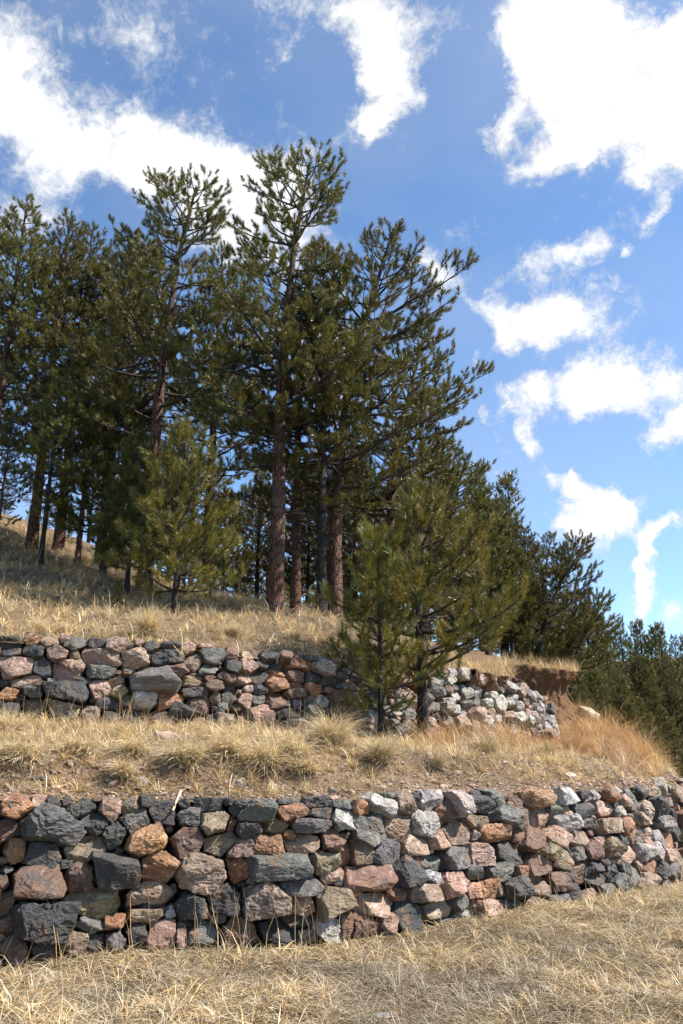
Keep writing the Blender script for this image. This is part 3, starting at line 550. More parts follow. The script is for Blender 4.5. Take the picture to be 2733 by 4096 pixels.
    for a in range(5):
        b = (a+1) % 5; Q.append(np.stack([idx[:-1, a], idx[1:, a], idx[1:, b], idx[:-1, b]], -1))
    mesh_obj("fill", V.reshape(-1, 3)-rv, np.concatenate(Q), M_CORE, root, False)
    print(label, 'stones', len(items), 'traced', sum(1 for q in items if q[8]))
    return root
build_wall(LS, LBd, LTd, TILES_L, "lower dry stone retaining wall in front, of the biggest black, pink and rust stones", 3, .075, .40, .01, None, 4)
build_wall(US, UBd, UTd, TILES_U, "upper dry stone retaining wall on the terrace, curving to a rounded end behind a young pine", 5, .07, .28, .01, None, 3)

# ------------------------------------------------------------------ pines
def tube(path, rad, sides, VV, FF, base):
    path = np.asarray(path); n = len(path); t = np.gradient(path, axis=0); t /= np.maximum(np.linalg.norm(t, axis=1), 1e-9)[:, None]
    a = np.where(np.abs(t[:, 2:3]) > .9, np.array([[1., 0, 0]]), np.array([[0, 0, 1.]])); x = np.cross(t, a); x /= np.maximum(np.linalg.norm(x, axis=1), 1e-9)[:, None]; y = np.cross(t, x)
    th = np.arange(sides)*2*math.pi/sides; r = np.asarray(rad)[:, None, None]
    V = path[:, None]+r*(np.cos(th)[None, :, None]*x[:, None]+np.sin(th)[None, :, None]*y[:, None])
    idx = np.arange(n*sides).reshape(n, sides)+base; nx = np.roll(idx, -1, 1)
    VV.append(V.reshape(-1, 3)); FF.append(np.stack([idx[:-1], nx[:-1], nx[1:], idx[1:]], -1).reshape(-1, 4)); return base+n*sides
def curve_pts(p0, d0, L_, bend, rs, n=6, wob=.08):
    """polyline that starts along d0 and turns towards +z by bend"""
    P = [np.array(p0)]; d = np.array(d0, float)
    for i in range(n):
        d = d/np.linalg.norm(d); P.append(P[-1]+d*L_/n); d = d+np.array([0, 0, bend/n])+rs.normal(0, wob, 3)
    return np.array(P)
def make_pine(seed, H, r0, cb, rad, nb=60, path=None, up0=(-.15, .9), needle=.12, nn=60, nw=.008, dens=1.0, bark='r', tuft=.16, asym=(), dead=0, bendup=.7, sec=.45, whorl=0, hue=(1, 1, 1), sides=14, prof=None, taper=.9):
    """a pine as (trunk mesh, crown mesh), origin at its foot"""
    rs = np.random.default_rng(seed)
    if path is None: path = [(0, 0), (0, 0)]
    zt = np.linspace(0, 1, len(path)); nz = 26
    z = np.linspace(-.02, 1, nz); cx = np.interp(z, zt, [p[0] for p in path])+np.cumsum(rs.normal(0, .004*H/10, nz)); cy = np.interp(z, zt, [p[1] for p in path])+np.cumsum(rs.normal(0, .004*H/10, nz))
    for a in (cx, cy): a[1:-1] = (a[:-2]+a[1:-1]+a[2:])/3
    TP = np.stack([cx, cy, z*H], 1)
    TR = r0*(1-np.clip(z, 0, 1)*taper)**.85+r0*.35*np.exp(-np.clip(z, 0, 1)*H/.25)*.8
    def tp(t): return np.array([np.interp(t, z, TP[:, k]) for k in range(3)]), float(np.interp(t, z, TR))
    VV = []; FF = []; b = 0
    zz = np.linspace(-.02, 1, 60); PT = np.stack([np.interp(zz, z, TP[:, k]) for k in range(3)], 1); RT = np.interp(zz, z, TR)
    b = tube(PT, RT, sides, VV, FF, b); ntr = b
    V0 = VV[0]; dn = fbm(V0*np.array([1, 1, .4]), 7, seed % 7, 3)*.04; c0 = np.repeat(PT, sides, 0); VV[0] = c0+(V0-c0)*(1+dn[:, None]*1.6)
    tips = []; tdir = []; seg0 = []; seg1 = []; sr = []
    if prof is None: prof = lambda t: (min(1, t*3.5+.35))*(1-t)**.62
    az = rs.uniform(0, 6.28)
    for i in range(nb):
        t = ((i+rs.uniform(0, 1))/nb)**.85; az += 2.399+rs.normal(0, .35)
        if whorl: t = min(.985, (i//whorl+.5+rs.normal(0, .06))*whorl/nb); az = (i//whorl)*1.1+(i % whorl)*6.283/whorl+rs.normal(0, .2)
        T_ = cb+(1-cb)*t
        Lb = rad*prof(t)*rs.uniform(.62, 1.12)
        for (t0, t1, aa, boost) in asym:
            if t0 <= t <= t1:
                k = max(0, math.cos(az-aa))**2; Lb *= 1+(boost-1)*k
        p, r = tp(T_); el = up0[0]+(up0[1]-up0[0])*t**1.2+rs.normal(0, .13)
        d = np.array([math.cos(az)*math.cos(el), math.sin(az)*math.cos(el), math.sin(el)])
        Lb = max(Lb, .25); BP = curve_pts(p, d, Lb, bendup*(1-.4*t), rs, 7, .07)
        rb = min(r*.62, .010+.0125*Lb); b = tube(BP, rb*(1-np.linspace(0, 1, 8)*.82), 6, VV, FF, b)
        ns = max(2, int(Lb*5.0*dens)); s0 = .12 if Lb < 1.2 else .28
        for j in range(ns):
            s = s0+(1-s0)*(j+rs.uniform(.2, .9))/ns; k = s*7; i0 = min(6, int(k)); q = BP[i0]+(BP[i0+1]-BP[i0])*(k-i0); bd = BP[i0+1]-BP[i0]; bd /= np.linalg.norm(bd)
            side = 1 if j % 2 else -1; lat = np.cross(bd, [0, 0, 1]); lat /= max(np.linalg.norm(lat), 1e-6)
            sd = bd*rs.uniform(.45, 1.0)+lat*side*rs.uniform(.3, 1.0)+np.array([0, 0, rs.uniform(-.15, .5)]); sd /= np.linalg.norm(sd)
            Ls = (sec*Lb*(1.08-s)+.14+rs.uniform(0, .14))*rs.uniform(.7, 1.15); Ls = min(Ls, 1.25)
            SP = curve_pts(q, sd, Ls, .8*bendup, rs, 4, .10)
            b = tube(SP, (.0045+.006*Ls)*(1-np.linspace(0, 1, 5)*.6), 4, VV, FF, b)
            nt = max(1, int(Ls/.17*dens))
            for m in range(nt):
                w = 1-(m+rs.uniform(0, .5))/max(nt, 1)*.82 if m else 1.0; k = w*4; i1 = min(3, int(k)); q2 = SP[i1]+(SP[i1+1]-SP[i1])*(k-i1); sd2 = SP[i1+1]-SP[i1]; sd2 = sd2/np.linalg.norm(sd2)
                td = sd2*.8+rs.normal(0, .45, 3)*(0.4 if m == 0 else 1)+np.array([0, 0, .45]); td /= np.linalg.norm(td)
                lt = 0.02 if m == 0 else rs.uniform(.08, .26); e = q2+td*lt
                if m: seg0.append(q2); seg1.append(e); sr.append(.006)
                tips.append(e); tdir.append(td)
        tips.append(BP[-1]); tdir.append((BP[-1]-BP[-2])/np.linalg.norm(BP[-1]-BP[-2]))
    top, _ = tp(1.0); tips.append(top); tdir.append(np.array([0, 0, 1.]))
    for i in range(dead):                       # bare dead limbs under the crown
        t = rs.uniform(max(.12, cb-.3), cb+.12); p, r = tp(t); a = rs.uniform(0, 6.28); el = rs.uniform(-.5, .1); d = np.array([math.cos(a)*math.cos(el), math.sin(a)*math.cos(el), math.sin(el)])
        L_ = rs.uniform(.3, 1.5); BP = curve_pts(p, d, L_, .3, rs, 6, .14); b = tube(BP, .014*(1-np.linspace(0, 1, 7)*.8), 5, VV, FF, b)
        for j in range(int(L_*5)):
            k = rs.integers(2, 6); b = tube(curve_pts(BP[k], d+rs.normal(0, .7, 3), rs.uniform(.15, .45), .2, rs, 3, .2), np.array([.005, .004, .003, .002]), 3, VV, FF, b)
    if seg0:                                    # twigs, three-sided
        A = np.array(seg0); Bq = np.array(seg1); R = np.array(sr)[:, None]; d = Bq-A; d /= np.linalg.norm(d, axis=1)[:, None]; x = np.cross(d, np.array([.3, .5, .8])); x /= np.linalg.norm(x, axis=1)[:, None]; y = np.cross(d, x)
        W = []
        for E, f in ((A, 1), (Bq, .6)):
            for k in range(3): W.append(E+f*R*(math.cos(k*2.094)*x+math.sin(k*2.094)*y))
        W = np.stack(W, 1); n = len(A); idx = np.arange(n*6).reshape(n, 6)+b
        VV.append(W.reshape(-1, 3)); FF.append(np.concatenate([np.stack([idx[:, k], idx[:, (k+1) % 3], idx[:, 3+(k+1) % 3], idx[:, 3+k]], -1) for k in range(3)])); b += n*6
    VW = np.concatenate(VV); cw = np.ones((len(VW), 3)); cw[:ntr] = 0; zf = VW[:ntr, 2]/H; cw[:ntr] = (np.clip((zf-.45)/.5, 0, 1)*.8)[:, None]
    wood = (VW, np.concatenate(FF), cw)
    # needles
    tips = np.array(tips); tdir = np.array(tdir); n = len(tips); k = nn
    d = np.repeat(tdir, k, 0); o = np.repeat(tips, k, 0); a = rs.uniform(0, 6.28, n*k); s = rs.uniform(0, 1, n*k)
    x = np.cross(d, np.array([.21, .37, .9])); x /= np.linalg.norm(x, axis=1)[:, None]; y = np.cross(d, x); rad_d = np.cos(a)[:, None]*x+np.sin(a)[:, None]*y
    spread = np.radians(54-30*s+rs.normal(0, 7, n*k))[:, None]
    nd = d*np.cos(spread)+rad_d*np.sin(spread)
    o = o-d*(tuft*(1-s)*rs.uniform(.7, 1.1, n*k))[:, None]
    tl = np.repeat(rs.uniform(.8, 1.2, n), k)
    ln = needle*rs.uniform(.75, 1.15, n*k)*tl
    e = o+nd*ln[:, None]+np.array([0, 0, -.12])*(ln[:, None])*rs.uniform(0, 1, (n*k, 1))
    w = np.cross(nd, rs.normal(0, 1, (n*k, 3))); w /= np.linalg.norm(w, axis=1)[:, None]; w *= nw/2
    V = np.stack([o-w, o+w, e], 1).reshape(-1, 3); F = np.arange(n*k*3).reshape(-1, 3)
    g = np.repeat(np.stack([rs.uniform(.75, 1.3, n), rs.uniform(0, 1, n)], 1), k*3, 0)
    ca = np.array([.165, .135, .024]); cb_ = np.array([.085, .092, .020]); cc = ca*g[:, 1:]+cb_*(1-g[:, 1:]); cc = cc*g[:, :1]*np.array(hue)
    yl = np.repeat(rs.uniform(0, 1, n*k) > .94, 3); cc[yl] = cc[yl]*.5+np.array([.16, .11, .03])*.6
    return wood, (V, F, cc), n
def place(proto, foot, label, kind, group, name="pine_tree", rz=0.0, sc=1.0, tilt=(0, 0), cat="pine tree", bark=None):
    root = empty(name, foot, label, cat, group, rz); root.scale = (sc, sc, sc); root.rotation_euler = (tilt[0], tilt[1], rz)
    if kind == 'new':
        wood, crown, bark = proto['wood'], proto['crown'], proto['bark']
        t = mesh_obj("trunk", *wood[:2], bark, root, True, wood[2]); c = mesh_obj("crown", *crown[:2], M_NEEDLE, root, False, crown[2])
        proto['t'], proto['c'] = t, c
    else:
        for k in ('t', 'c'):
            o = proto[k].copy(); col.objects.link(o); o.parent = root
            if k == 't': o.material_slots[0].link = 'OBJECT'; o.material_slots[0].material = bark or proto['bark']
    return root
PROTO = {}
def proto(key, **kw):
    b = M_BARK_D if kw.pop('dark', False) else M_BARK_R
    wood, crown, n = make_pine(**kw); PROTO[key] = dict(wood=wood, crown=crown, bark=b, new=True, H=kw['H']); print('pine', key, 'tufts', n)
def pine(key, u, Y, label, group=None, vtop=None, sc=None, rz=0.0, zf=z_hill, name="pine_tree", tilt=(0, 0), dz=0, vb=None, cat="pine tree", bark=None):
    """stands on the terrain at distance Y where the picture column u crosses it"""
    p = at(u, .6, Y)
    for _ in range(4):                         # the column's x depends slightly on the height
        z = float(zf(np.array([p[0]]), np.array([Y]))[0]); dep = Y*math.cos(PITCH)+(z-EYE)*math.sin(PITCH); p = np.array([(u-.5)*ASP*dep/FOC, Y, z])
    pr = PROTO[key]
    if sc is None:
        ht = at(u, vtop, Y)[2]-p[2]; sc = ht*.955/pr['H']
    r = place(pr, (p[0], p[1], p[2]-.03+dz), label, 'new' if pr['new'] else 'copy', group, name, rz, sc, tilt, cat, bark); pr['new'] = False; return r
PI = math.pi
# right crown facing the sky is pulled out towards +x (azimuth 0), the left one towards azimuth PI
proto('main', seed=11, H=11.3, r0=.185, cb=.34, rad=3.25, nb=80, path=[(0,0),(.02,0),(.0,0),(.08,0),(.25,.0),(.6,0)], dead=34, asym=[(0,.5,PI,1.2),(.5,1,PI,1.25)], needle=.12, nn=84, nw=.011, tuft=.19, up0=(-.05,.45), dens=1.05, bendup=.62, prof=lambda t: (.8+.2*math.sin(t*9))*min(1, .65+t*2)*(1.02-t)**.50)
proto('right', seed=23, H=9.0, r0=.15, cb=.30, rad=3.1, nb=78, path=[(0,0),(0,0),(.1,0),(.3,0),(.8,0),(1.3,0)], dead=30, asym=[(0,.75,0,1.4)], needle=.12, nn=84, nw=.011, tuft=.19, up0=(-.15,.7), dens=.92, bendup=.6, prof=lambda t: (.84+.16*math.sin(t*11+1))*min(1, .75+t)*(1.02-t)**.48)
proto('tall', seed=37, H=10.0, r0=.15, cb=.22, rad=2.7, nb=86, dead=18, needle=.12, nn=70, nw=.0125, tuft=.19, up0=(-.1,.66), dens=1.06, asym=[(.0,.5,2.8,1.2)], prof=lambda t: (.82+.18*math.sin(t*10+2))*min(1, .6+t*2)*(1.02-t)**.46)
proto('slim', seed=41, H=9.2, r0=.12, cb=.26, rad=2.2, nb=76, dead=14, needle=.12, nn=70, nw=.0125, tuft=.19, up0=(-.1,.7), dark=True, dens=1.06, prof=lambda t: min(1, .6+t*2)*(1.02-t)**.48)
proto('dense', hue=(.85, .88, .9), seed=53, H=5.6, r0=.09, cb=.17, rad=1.9, nb=84, whorl=6, needle=.125, nn=76, nw=.0125, tuft=.22, up0=(-.1,.95), dark=True, dens=1.15, prof=lambda t: (.85+.15*math.sin(t*12))*min(1, .75+t)*(1-t*.97)**.5)
proto('youngleft', hue=(1.22, 1.2, 1.05), seed=61, H=3.4, r0=.06, cb=.12, rad=1.5, nb=60, whorl=5, needle=.125, nn=110, nw=.008, up0=(.02,.95), dark=True, dens=1.05, tuft=.24, bendup=.6, prof=lambda t: min(1, .7+t*1.2)*(1.01-t)**.5)
proto('youngright', hue=(1.28, 1.22, 1.05), seed=71, H=3.1, r0=.075, cb=.27, rad=1.52, nb=50, whorl=5, needle=.12, nn=130, nw=.0068, up0=(-.02,.8), dark=True, dens=.92, tuft=.26, bendup=.6, asym=[(0,.55,.2,1.32)], prof=lambda t: (min(1, .75+t)*(1-t*.96)**.5) if t > .1 else .62)
proto('youngsmall', hue=(1.2, 1.2, 1.05), seed=83, H=2.3, r0=.035, cb=.10, rad=.85, nb=32, whorl=4, needle=.115, nn=120, nw=.0062, up0=(.2,1.0), dark=True, dens=1.05, tuft=.24, bendup=.6)
proto('lean', seed=97, H=4.4, r0=.10, cb=.3, rad=1.6, nb=48, path=[(0,0),(.25,0),(.6,0),(1.2,0),(1.7,0)], needle=.12, nn=74, nw=.0115, tuft=.2, up0=(-.1,.8), dark=True, dens=1.05, asym=[(0,1,0,1.25)], prof=lambda t: (1-t*.95)**.45)
proto('far', seed=101, H=7.6, r0=.13, cb=.04, rad=1.9, nb=84, needle=.2, nn=20, nw=.034, up0=(-.15,.85), dark=True, dens=.8, tuft=.22, sides=8, prof=lambda t: (.8+.2*math.sin(t*15))*(1-t*.97)**.62)
proto('fartwo', seed=113, H=7.6, r0=.13, cb=.08, rad=2.2, nb=76, needle=.2, nn=20, nw=.034, up0=(-.1,.95), dark=True, dens=.8, tuft=.22, sides=8, prof=lambda t: (.8+.2*math.sin(t*13))*(1-t*.97)**.45)

G1 = "tall pines in the clump above the upper wall"; G2 = "pines standing along the left slope"; G3 = "pines in the background wood behind the clump"; G4 = "pines on the far wooded slope"; G5 = "pines behind the eroded bank"
z_cl = lambda x, y: z_hill(x, y)
pine('main', .402, 16.6, "tallest pine, with a thick reddish trunk and open crown, in the middle of the clump", G1, vtop=.143)
pine('tall', .432, 17.8, "pine with a clean orange-red trunk just right of the tallest pine's trunk", G1, vtop=.27, rz=1.0)
pine('slim', .470, 17.0, "pine with the straight blackish trunk, between two red-barked trunks", G1, vtop=.235, rz=2.6, sc=None)
pine('right', .491, 17.4, "reddish-trunked pine whose wide crown reaches farthest right against the sky", G1, vtop=.212)
pine('right', .572, 19.5, "slender pine half hidden behind the wide right-hand crown", G1, vtop=.305, rz=.35)
pine('tall', .625, 20.5, "pine whose rounded top shows just right of and below the wide right-hand crown", G1, vtop=.375, rz=2.0)
pine('right', .655, 21.5, "pine with low branches overhanging the slope behind the large young pine", G1, vtop=.435, rz=.3)
pine('main', .21, 19.0, "second tallest pine, with a narrow dark crown, left of the tallest one", G2, vtop=.163, rz=.25)
pine('tall', .30, 20.5, "pine wedged between the tallest and the second tallest, its top lower than both", G2, vtop=.235, rz=5.2)
pine('tall', .045, 22.0, "slightly leaning pine near the left edge, topped by two pale green tips", G2, vtop=.205, rz=.6)
pine('tall', .085, 24.0, "pine at the left whose thin top stands between two wider crowns", G2, vtop=.215, rz=4.4)
pine('slim', .145, 22.5, "slim pine with an evenly rounded pale top, beside the second tallest pine", G2, vtop=.222, rz=5.0)
pine('tall', -.03, 21.0, "pine cut off by the left edge, its crown entering from outside", G2, vtop=.19, rz=1.2)
pine('main', -.09, 25.0, "broad pine mostly outside the left edge, behind the one cut off", G2, vtop=.2, rz=2.2)
pine('slim', .113, 21.5, "pine with a sunlit orange trunk on the left slope", G2, vtop=.33, rz=3.0, bark=M_BARK_R)
pine('slim', .058, 19.0, "thin crooked dark-barked pine standing on the left slope", G2, vtop=.36, rz=1.9)
pine('dense', .150, 19.8, "dense dark young pine shaded beneath the second tallest pine", G2, vtop=.36, rz=1)
pine('dense', .185, 17.6, "bushy dark green pine just left of the sunlit young pine", G2, vtop=.42, rz=2)
pine('slim', -.01, 19.2, "short slim pine at the left edge above the grass slope", G2, vtop=.40, rz=4, bark=M_BARK_R)
pine('youngleft', .255, 14.9, "sunlit young pine above the upper wall, left of the tall trunks", None, vtop=.418, name="young_pine_tree", cat="young pine")
pine('youngright', .620, 12.9, "large young pine with a dark trunk on the terrace in front of the upper wall", None, vtop=.487, name="young_pine_tree", zf=z_terr, cat="young pine")
pine('youngsmall', .558, 12.25, "small thin young pine on the terrace just left of the large young one", None, vtop=.525, name="young_pine_tree", zf=z_terr, cat="young pine")
pine('youngsmall', .170, 15.2, "knee-high pine seedling in the grass of the left slope", None, sc=.26, name="pine_seedling", rz=2, cat="pine seedling")
for (u, Y, vt, k, lb) in [(.325,22.5,.475,'dense',"low leafy-dark pine in the shade left of the tall trunks"),(.375,24,.46,'fartwo',"shaded pine seen just left of the tallest pine's trunk"),(.45,23.5,.45,'dense',"dark pine filling the gap between the second and third tall trunks"),(.52,22.5,.44,'dense',"dark pine right behind the rightmost of the tall trunks"),(.585,23,.455,'dense',"dark pine behind the top of the small thin young pine"),(.17,24,.23,'slim',"slim-topped pine between the rounded pale top and the second tallest pine"),(.245,23,.45,'dense',"dark pine deep behind the sunlit young pine")]:
    pine(k, u, Y, lb, G3, vtop=vt, rz=u*31)
# behind the bank
for (k, u, Y, vt, rz, lb) in [('dense', .715, 19.5, .478, 0, "dense pine rising right behind the large young pine"), ('dense', .752, 20.5, .515, 2.2, "dense pine with a rounded top standing over the grassy lip of the bank"),
                              ('lean', .785, 20.8, .525, .0, "pine leaning right with open upswept branches above the bank"), ('lean', .832, 22.5, .578, .15, "crooked pine leaning out over the end of the eroded bank"),
                              ('dense', .74, 23.5, .49, 4.0, "shaded pine deep behind the leaning one"), ('dense', .665, 24.0, .50, 4.0, "dark pine in the gap behind the low overhanging branches"), ('dense', .80, 26, .60, 5.0, "low dark pine under the leaning pines")]:
    pine(k, u, Y, lb, G5, vtop=vt, rz=rz)
for (k, u, Y, vt, rz, lb) in [('far',.735,26.0,.565,1.0,"low bushy dark pine between the large young pine and the bank"),('fartwo',.775,27.0,.575,2.0,"low bushy dark pine filling the gap over the grassy lip of the bank"),('slim',.783,23.0,.508,2.0,"slim pine filling the tree line left of the leaning pines"),('tall',.745,22.5,.478,1.0,"pine topping the tree line just right of the large young pine"),('right',.795,23.5,.515,.2,"pine behind the leaning ones, its branches reaching right over the bank"),('dense',.79,22,.56,1.5,"bushy pine low behind the bank, under the leaning pines"),('fartwo',.845,26,.572,.5,"pine on the descending tree line, between the crooked pine and the far slope"),('dense',.83,23,.60,3.0,"low bushy pine right behind the end of the eroded bank"),('fartwo',.875,30,.578,2.5,"pine at the right whose top starts the skyline of the far slope")]:
    pine(k, u, Y, lb, G5, vtop=vt, rz=rz, zf=z_hill if u < .8 else z_fore)
# background wood on the crest
rs = np.random.default_rng(5)
for i in range(30):
    u = -.05+.82*(i+rs.uniform(0, .8))/30; Y = rs.uniform(25, 36)
    pine('far' if i % 2 else 'fartwo', u, Y, "small distant pine in the shaded wood behind the tall trunks", G3, vtop=rs.uniform(.425, .50), rz=rs.uniform(0, 6))
ORD = "first second third fourth fifth sixth seventh eighth ninth tenth eleventh twelfth thirteenth fourteenth fifteenth sixteenth".split()
def row(lst, words, zfun):
    for i, (u, Y, vt) in enumerate(sorted(lst)):
        pine(('far', 'fartwo', 'fartwo', 'slim', 'far', 'dense')[(i*5+len(lst)) % 6] if 'beyond' not in words else ('dense', 'fartwo')[i % 2], u, Y, words % ORD[i], G4, vtop=vt, zf=zfun, rz=i*1.7+len(lst))
row([(.835,46,.597),(.853,50,.60),(.875,48,.590),(.893,56,.598),(.908,60,.606),(.925,50,.603),(.94,62,.607),(.955,50,.604),(.972,58,.611),(.985,50,.606),(1.0,60,.618),(1.02,52,.62),(1.045,56,.62),(.815,52,.60)], "dark pine on the far slope at the right, %s from the left along the skyline", z_far)
for i, (x, y) in enumerate([(14,16),(17,21),(12,24),(20,27),(16,31),(23,34),(27,42),(31,50)]):
    place(PROTO["fartwo" if i % 2 else "far"], (x, y, float(z_fore(np.array([float(x)]), np.array([float(y)]))[0])-.05), "pine standing beyond the right edge of the view", "copy", "pines beyond the right edge", rz=i*1.3, sc=.75+.05*(i % 3))
row([(.825,34,.625),(.85,36,.63),(.872,34,.642),(.90,37,.635),(.92,35,.645),(.945,37,.64),(.965,35,.65),(.985,37,.643),(1.01,35,.652),(1.04,36,.65),(.888,33,.655)], "pine in the middle row of the far slope at the right, %s from the left", z_fore)
row([(.848,25,.652),(.865,24,.66),(.882,25,.655),(.90,22.5,.668),(.918,24,.668),(.936,21.5,.685),(.952,23,.68),(.968,20.5,.695),(.985,22,.69),(1.0,20.5,.70),(1.03,22,.695),(.925,27,.66),(.96,27,.665),(1.0,26,.67)], "low pine just beyond the edge of the terrace at the right, %s from the left", z_fore)

# ------------------------------------------------------------------ grass
def blades(x, y, z, ln, lean, az, w, colr, rs, curl=.8):
    """three-segment tapering blades; lean from vertical (rad)"""
    n = len(x); P0 = np.stack([x, y, z], 1); d = np.stack([np.cos(az)*np.sin(lean), np.sin(az)*np.sin(lean), np.cos(lean)], 1)
    side = np.stack([-np.sin(az), np.cos(az), rs.normal(0, .35, n)], 1); side /= np.linalg.norm(side, axis=1)[:, None]
    pts = [P0]; dd = d.copy(); hz = np.stack([np.cos(az), np.sin(az), -.55*np.ones(n)], 1)
    for k in range(3):
        pts.append(pts[-1]+dd*(ln/3)[:, None]); dd = dd+hz*(curl*rs.uniform(.15, .75, n))[:, None]+rs.normal(0, .10, (n, 3)); dd /= np.linalg.norm(dd, axis=1)[:, None]
    V = np.empty((n, 7, 3)); wv = side*(w/2)[:, None]
    for k, f in enumerate((1, .9, .65)): V[:, 2*k] = pts[k]-wv*f; V[:, 2*k+1] = pts[k]+wv*f
    V[:, 6] = pts[3]; b = (np.arange(n)*7)[:, None]
    Q = np.concatenate([b+np.array([0, 1, 3, 2]), b+np.array([2, 3, 5, 4])]); T = b+np.array([4, 5, 6])
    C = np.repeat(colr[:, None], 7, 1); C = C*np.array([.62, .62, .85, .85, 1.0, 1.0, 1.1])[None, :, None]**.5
    return V.reshape(-1, 3), Q, T, C.reshape(-1, 3)
STRAW = np.array([(.80,.64,.36),(.72,.52,.25),(.66,.43,.17),(.86,.76,.54),(.52,.45,.34),(.42,.31,.18),(.60,.34,.14)])
def straw(n, rs, wts, dark=1.0):
    w = np.array(wts, float); w /= w.sum(); c = STRAW[rs.choice(len(STRAW), n, p=w)]; return c*rs.uniform(.5, 1.3, (n, 1))*dark*.95
def carpet(name, n, xr, yr, zf, keep, ln, w, seed, wts, lean=(.5, 1.45), red=None, clump=.55, cs=2.2, tuftf=.45, thick=.3):
    rs = np.random.default_rng(seed); m = int(n*2.2); x = rs.uniform(*xr, m); y = yr[0]+(yr[1]-yr[0])*rs.uniform(0, 1, m)
    q = np.stack([x, y], 1); f = fbm(q, cs, seed, 3)/1.6; f2 = fbm(q, .55, seed+5, 2)/1.4
    k = keep(x, y) & (rs.uniform(-1, 1, m) < f*clump*2+thick+f2*.5); x = x[k][:n]; y = y[k][:n]; f = f[k][:n]; f2 = f2[k][:n]; n = len(x)
    az = rs.normal(0, 1.7, n)-PI/2+f2*1.5; nc = max(1, n//70); ci = rs.integers(0, n, nc); a = rs.integers(0, nc, n); cl = rs.uniform(0, 1, n) < tuftf
    # tufts: pull part of the blades to the nearest of a few random centres inside their own grid cell
    cell = .34*ln/.16; jx = np.floor(x/cell); jy = np.floor(y/cell); hx = hash3(jx.astype(int), jy.astype(int), np.full(n, seed)); hy = hash3(jy.astype(int), jx.astype(int), np.full(n, seed+3))
    gx = (jx+.15+.7*hx)*cell; gy = (jy+.15+.7*hy)*cell; dx = (x-gx)*.16; dy = (y-gy)*.16
    okc = cl & (gy > YL(gx)+.3 if zf is not z_fore else gy < YL(gx)-.1); x = np.where(okc, gx+dx, x); y = np.where(okc, gy+dy, y); az = np.where(okc, np.arctan2(dy, dx)+rs.normal(0, .5, n), az)
    z = zf(x, y)-.015
    L_ = ln*rs.lognormal(0, .38, n)*(1+.5*f)*np.where(okc, 1.35, 1); le = np.where(okc, rs.uniform(.1, 1.15, n), rs.uniform(*lean, n)); tone = .8+.45*hash3(jx.astype(int), jy.astype(int), np.full(n, seed+9))
    c = straw(n, rs, wts)*(1+.25*f2[:, None])*np.where(okc, tone*1.1, .92)[:, None]
    gp = np.clip(fbm(np.stack([x, y], 1), 1.1, seed+11, 3)*1.5, 0, 1)[:, None]*.75; c = c*(1-gp)+np.array([.34, .29, .22])*gp*rs.uniform(.6, 1.3, (n, 1))
    if red is not None: r = red(x, y)[:, None]; c = c*(1-r)+np.array([.55, .30, .12])*rs.uniform(.7, 1.2, (n, 1))*r
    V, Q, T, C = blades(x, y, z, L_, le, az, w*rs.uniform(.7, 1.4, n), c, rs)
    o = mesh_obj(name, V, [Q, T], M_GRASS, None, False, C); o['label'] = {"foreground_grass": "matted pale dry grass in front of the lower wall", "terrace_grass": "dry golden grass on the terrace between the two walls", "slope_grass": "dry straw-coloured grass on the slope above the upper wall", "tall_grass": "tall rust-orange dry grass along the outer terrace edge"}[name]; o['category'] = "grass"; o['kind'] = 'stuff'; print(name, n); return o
def vis(x, y, z=0.5, mrg=.12):
    p, d = project(np.stack([x, y, np.zeros_like(x)+z], 1)); return (p[:, 0] > -mrg) & (p[:, 0] < 1+mrg)
carpet("foreground_grass", 440000, (-4.8, 9.5), (4.2, 15.0), z_fore, lambda x, y: (y < YL(x)-.02) & vis(x, y, 0, .3) & ((x < 5.3) | (np.random.default_rng(8).uniform(0, 1, len(x)) < .35)), .105, .0038, 1, (2.4, 2.6, 2.2, 2, 3, 3, 1), lean=(.75, 1.52), tuftf=.07, clump=.7, thick=.6)
red_t = lambda x, y: np.clip((x-1.0)/3.0, 0, 1)*np.clip((y-YL(x)-1.2)/1.5, 0, 1)*.75
carpet("terrace_grass", 290000, (-6, 6.6), (7, 21), z_terr, lambda x, y: (y > YL(x)+.27+.2*vnoise(np.stack([x, y], 1), 2.3, 4)+.2*np.clip((x+.3)/1.5, 0, 1)) & (y < YB(x)-.02) & vis(x, y, 1.5), .115, .0046, 2, (3, 4, 3, 2, 1.5, 1.8, 1), red=red_t, lean=(.5, 1.5), tuftf=.3, thick=.9)
carpet("slope_grass", 115000, (-13, 6), (10.5, 30), z_hill, lambda x, y: (y > YB(x)+.12) & vis(x, y, 3) & (np.random.default_rng(3).uniform(0, 1, len(x)) < 14/np.maximum(y, 9)), .16, .008, 3, (3, 4, 3, 2, 1.2, 1.6, .8), lean=(.25, 1.3))
carpet("tall_grass", 26000, (1.0, 6.6), (9.5, 20), z_terr, lambda x, y: (y > YL(x)+.7) & (y < YB(x)-.3) & ((x > 3.9) | (y > YB(x)-2.0)) & ((x > 4.4) | (y < 15.2)) ,   .34, .0050, 4, (1, 3, 4, .6, .3, 1, 3), red=lambda x, y: np.full(len(x), .5), lean=(.05, .55), clump=.3)

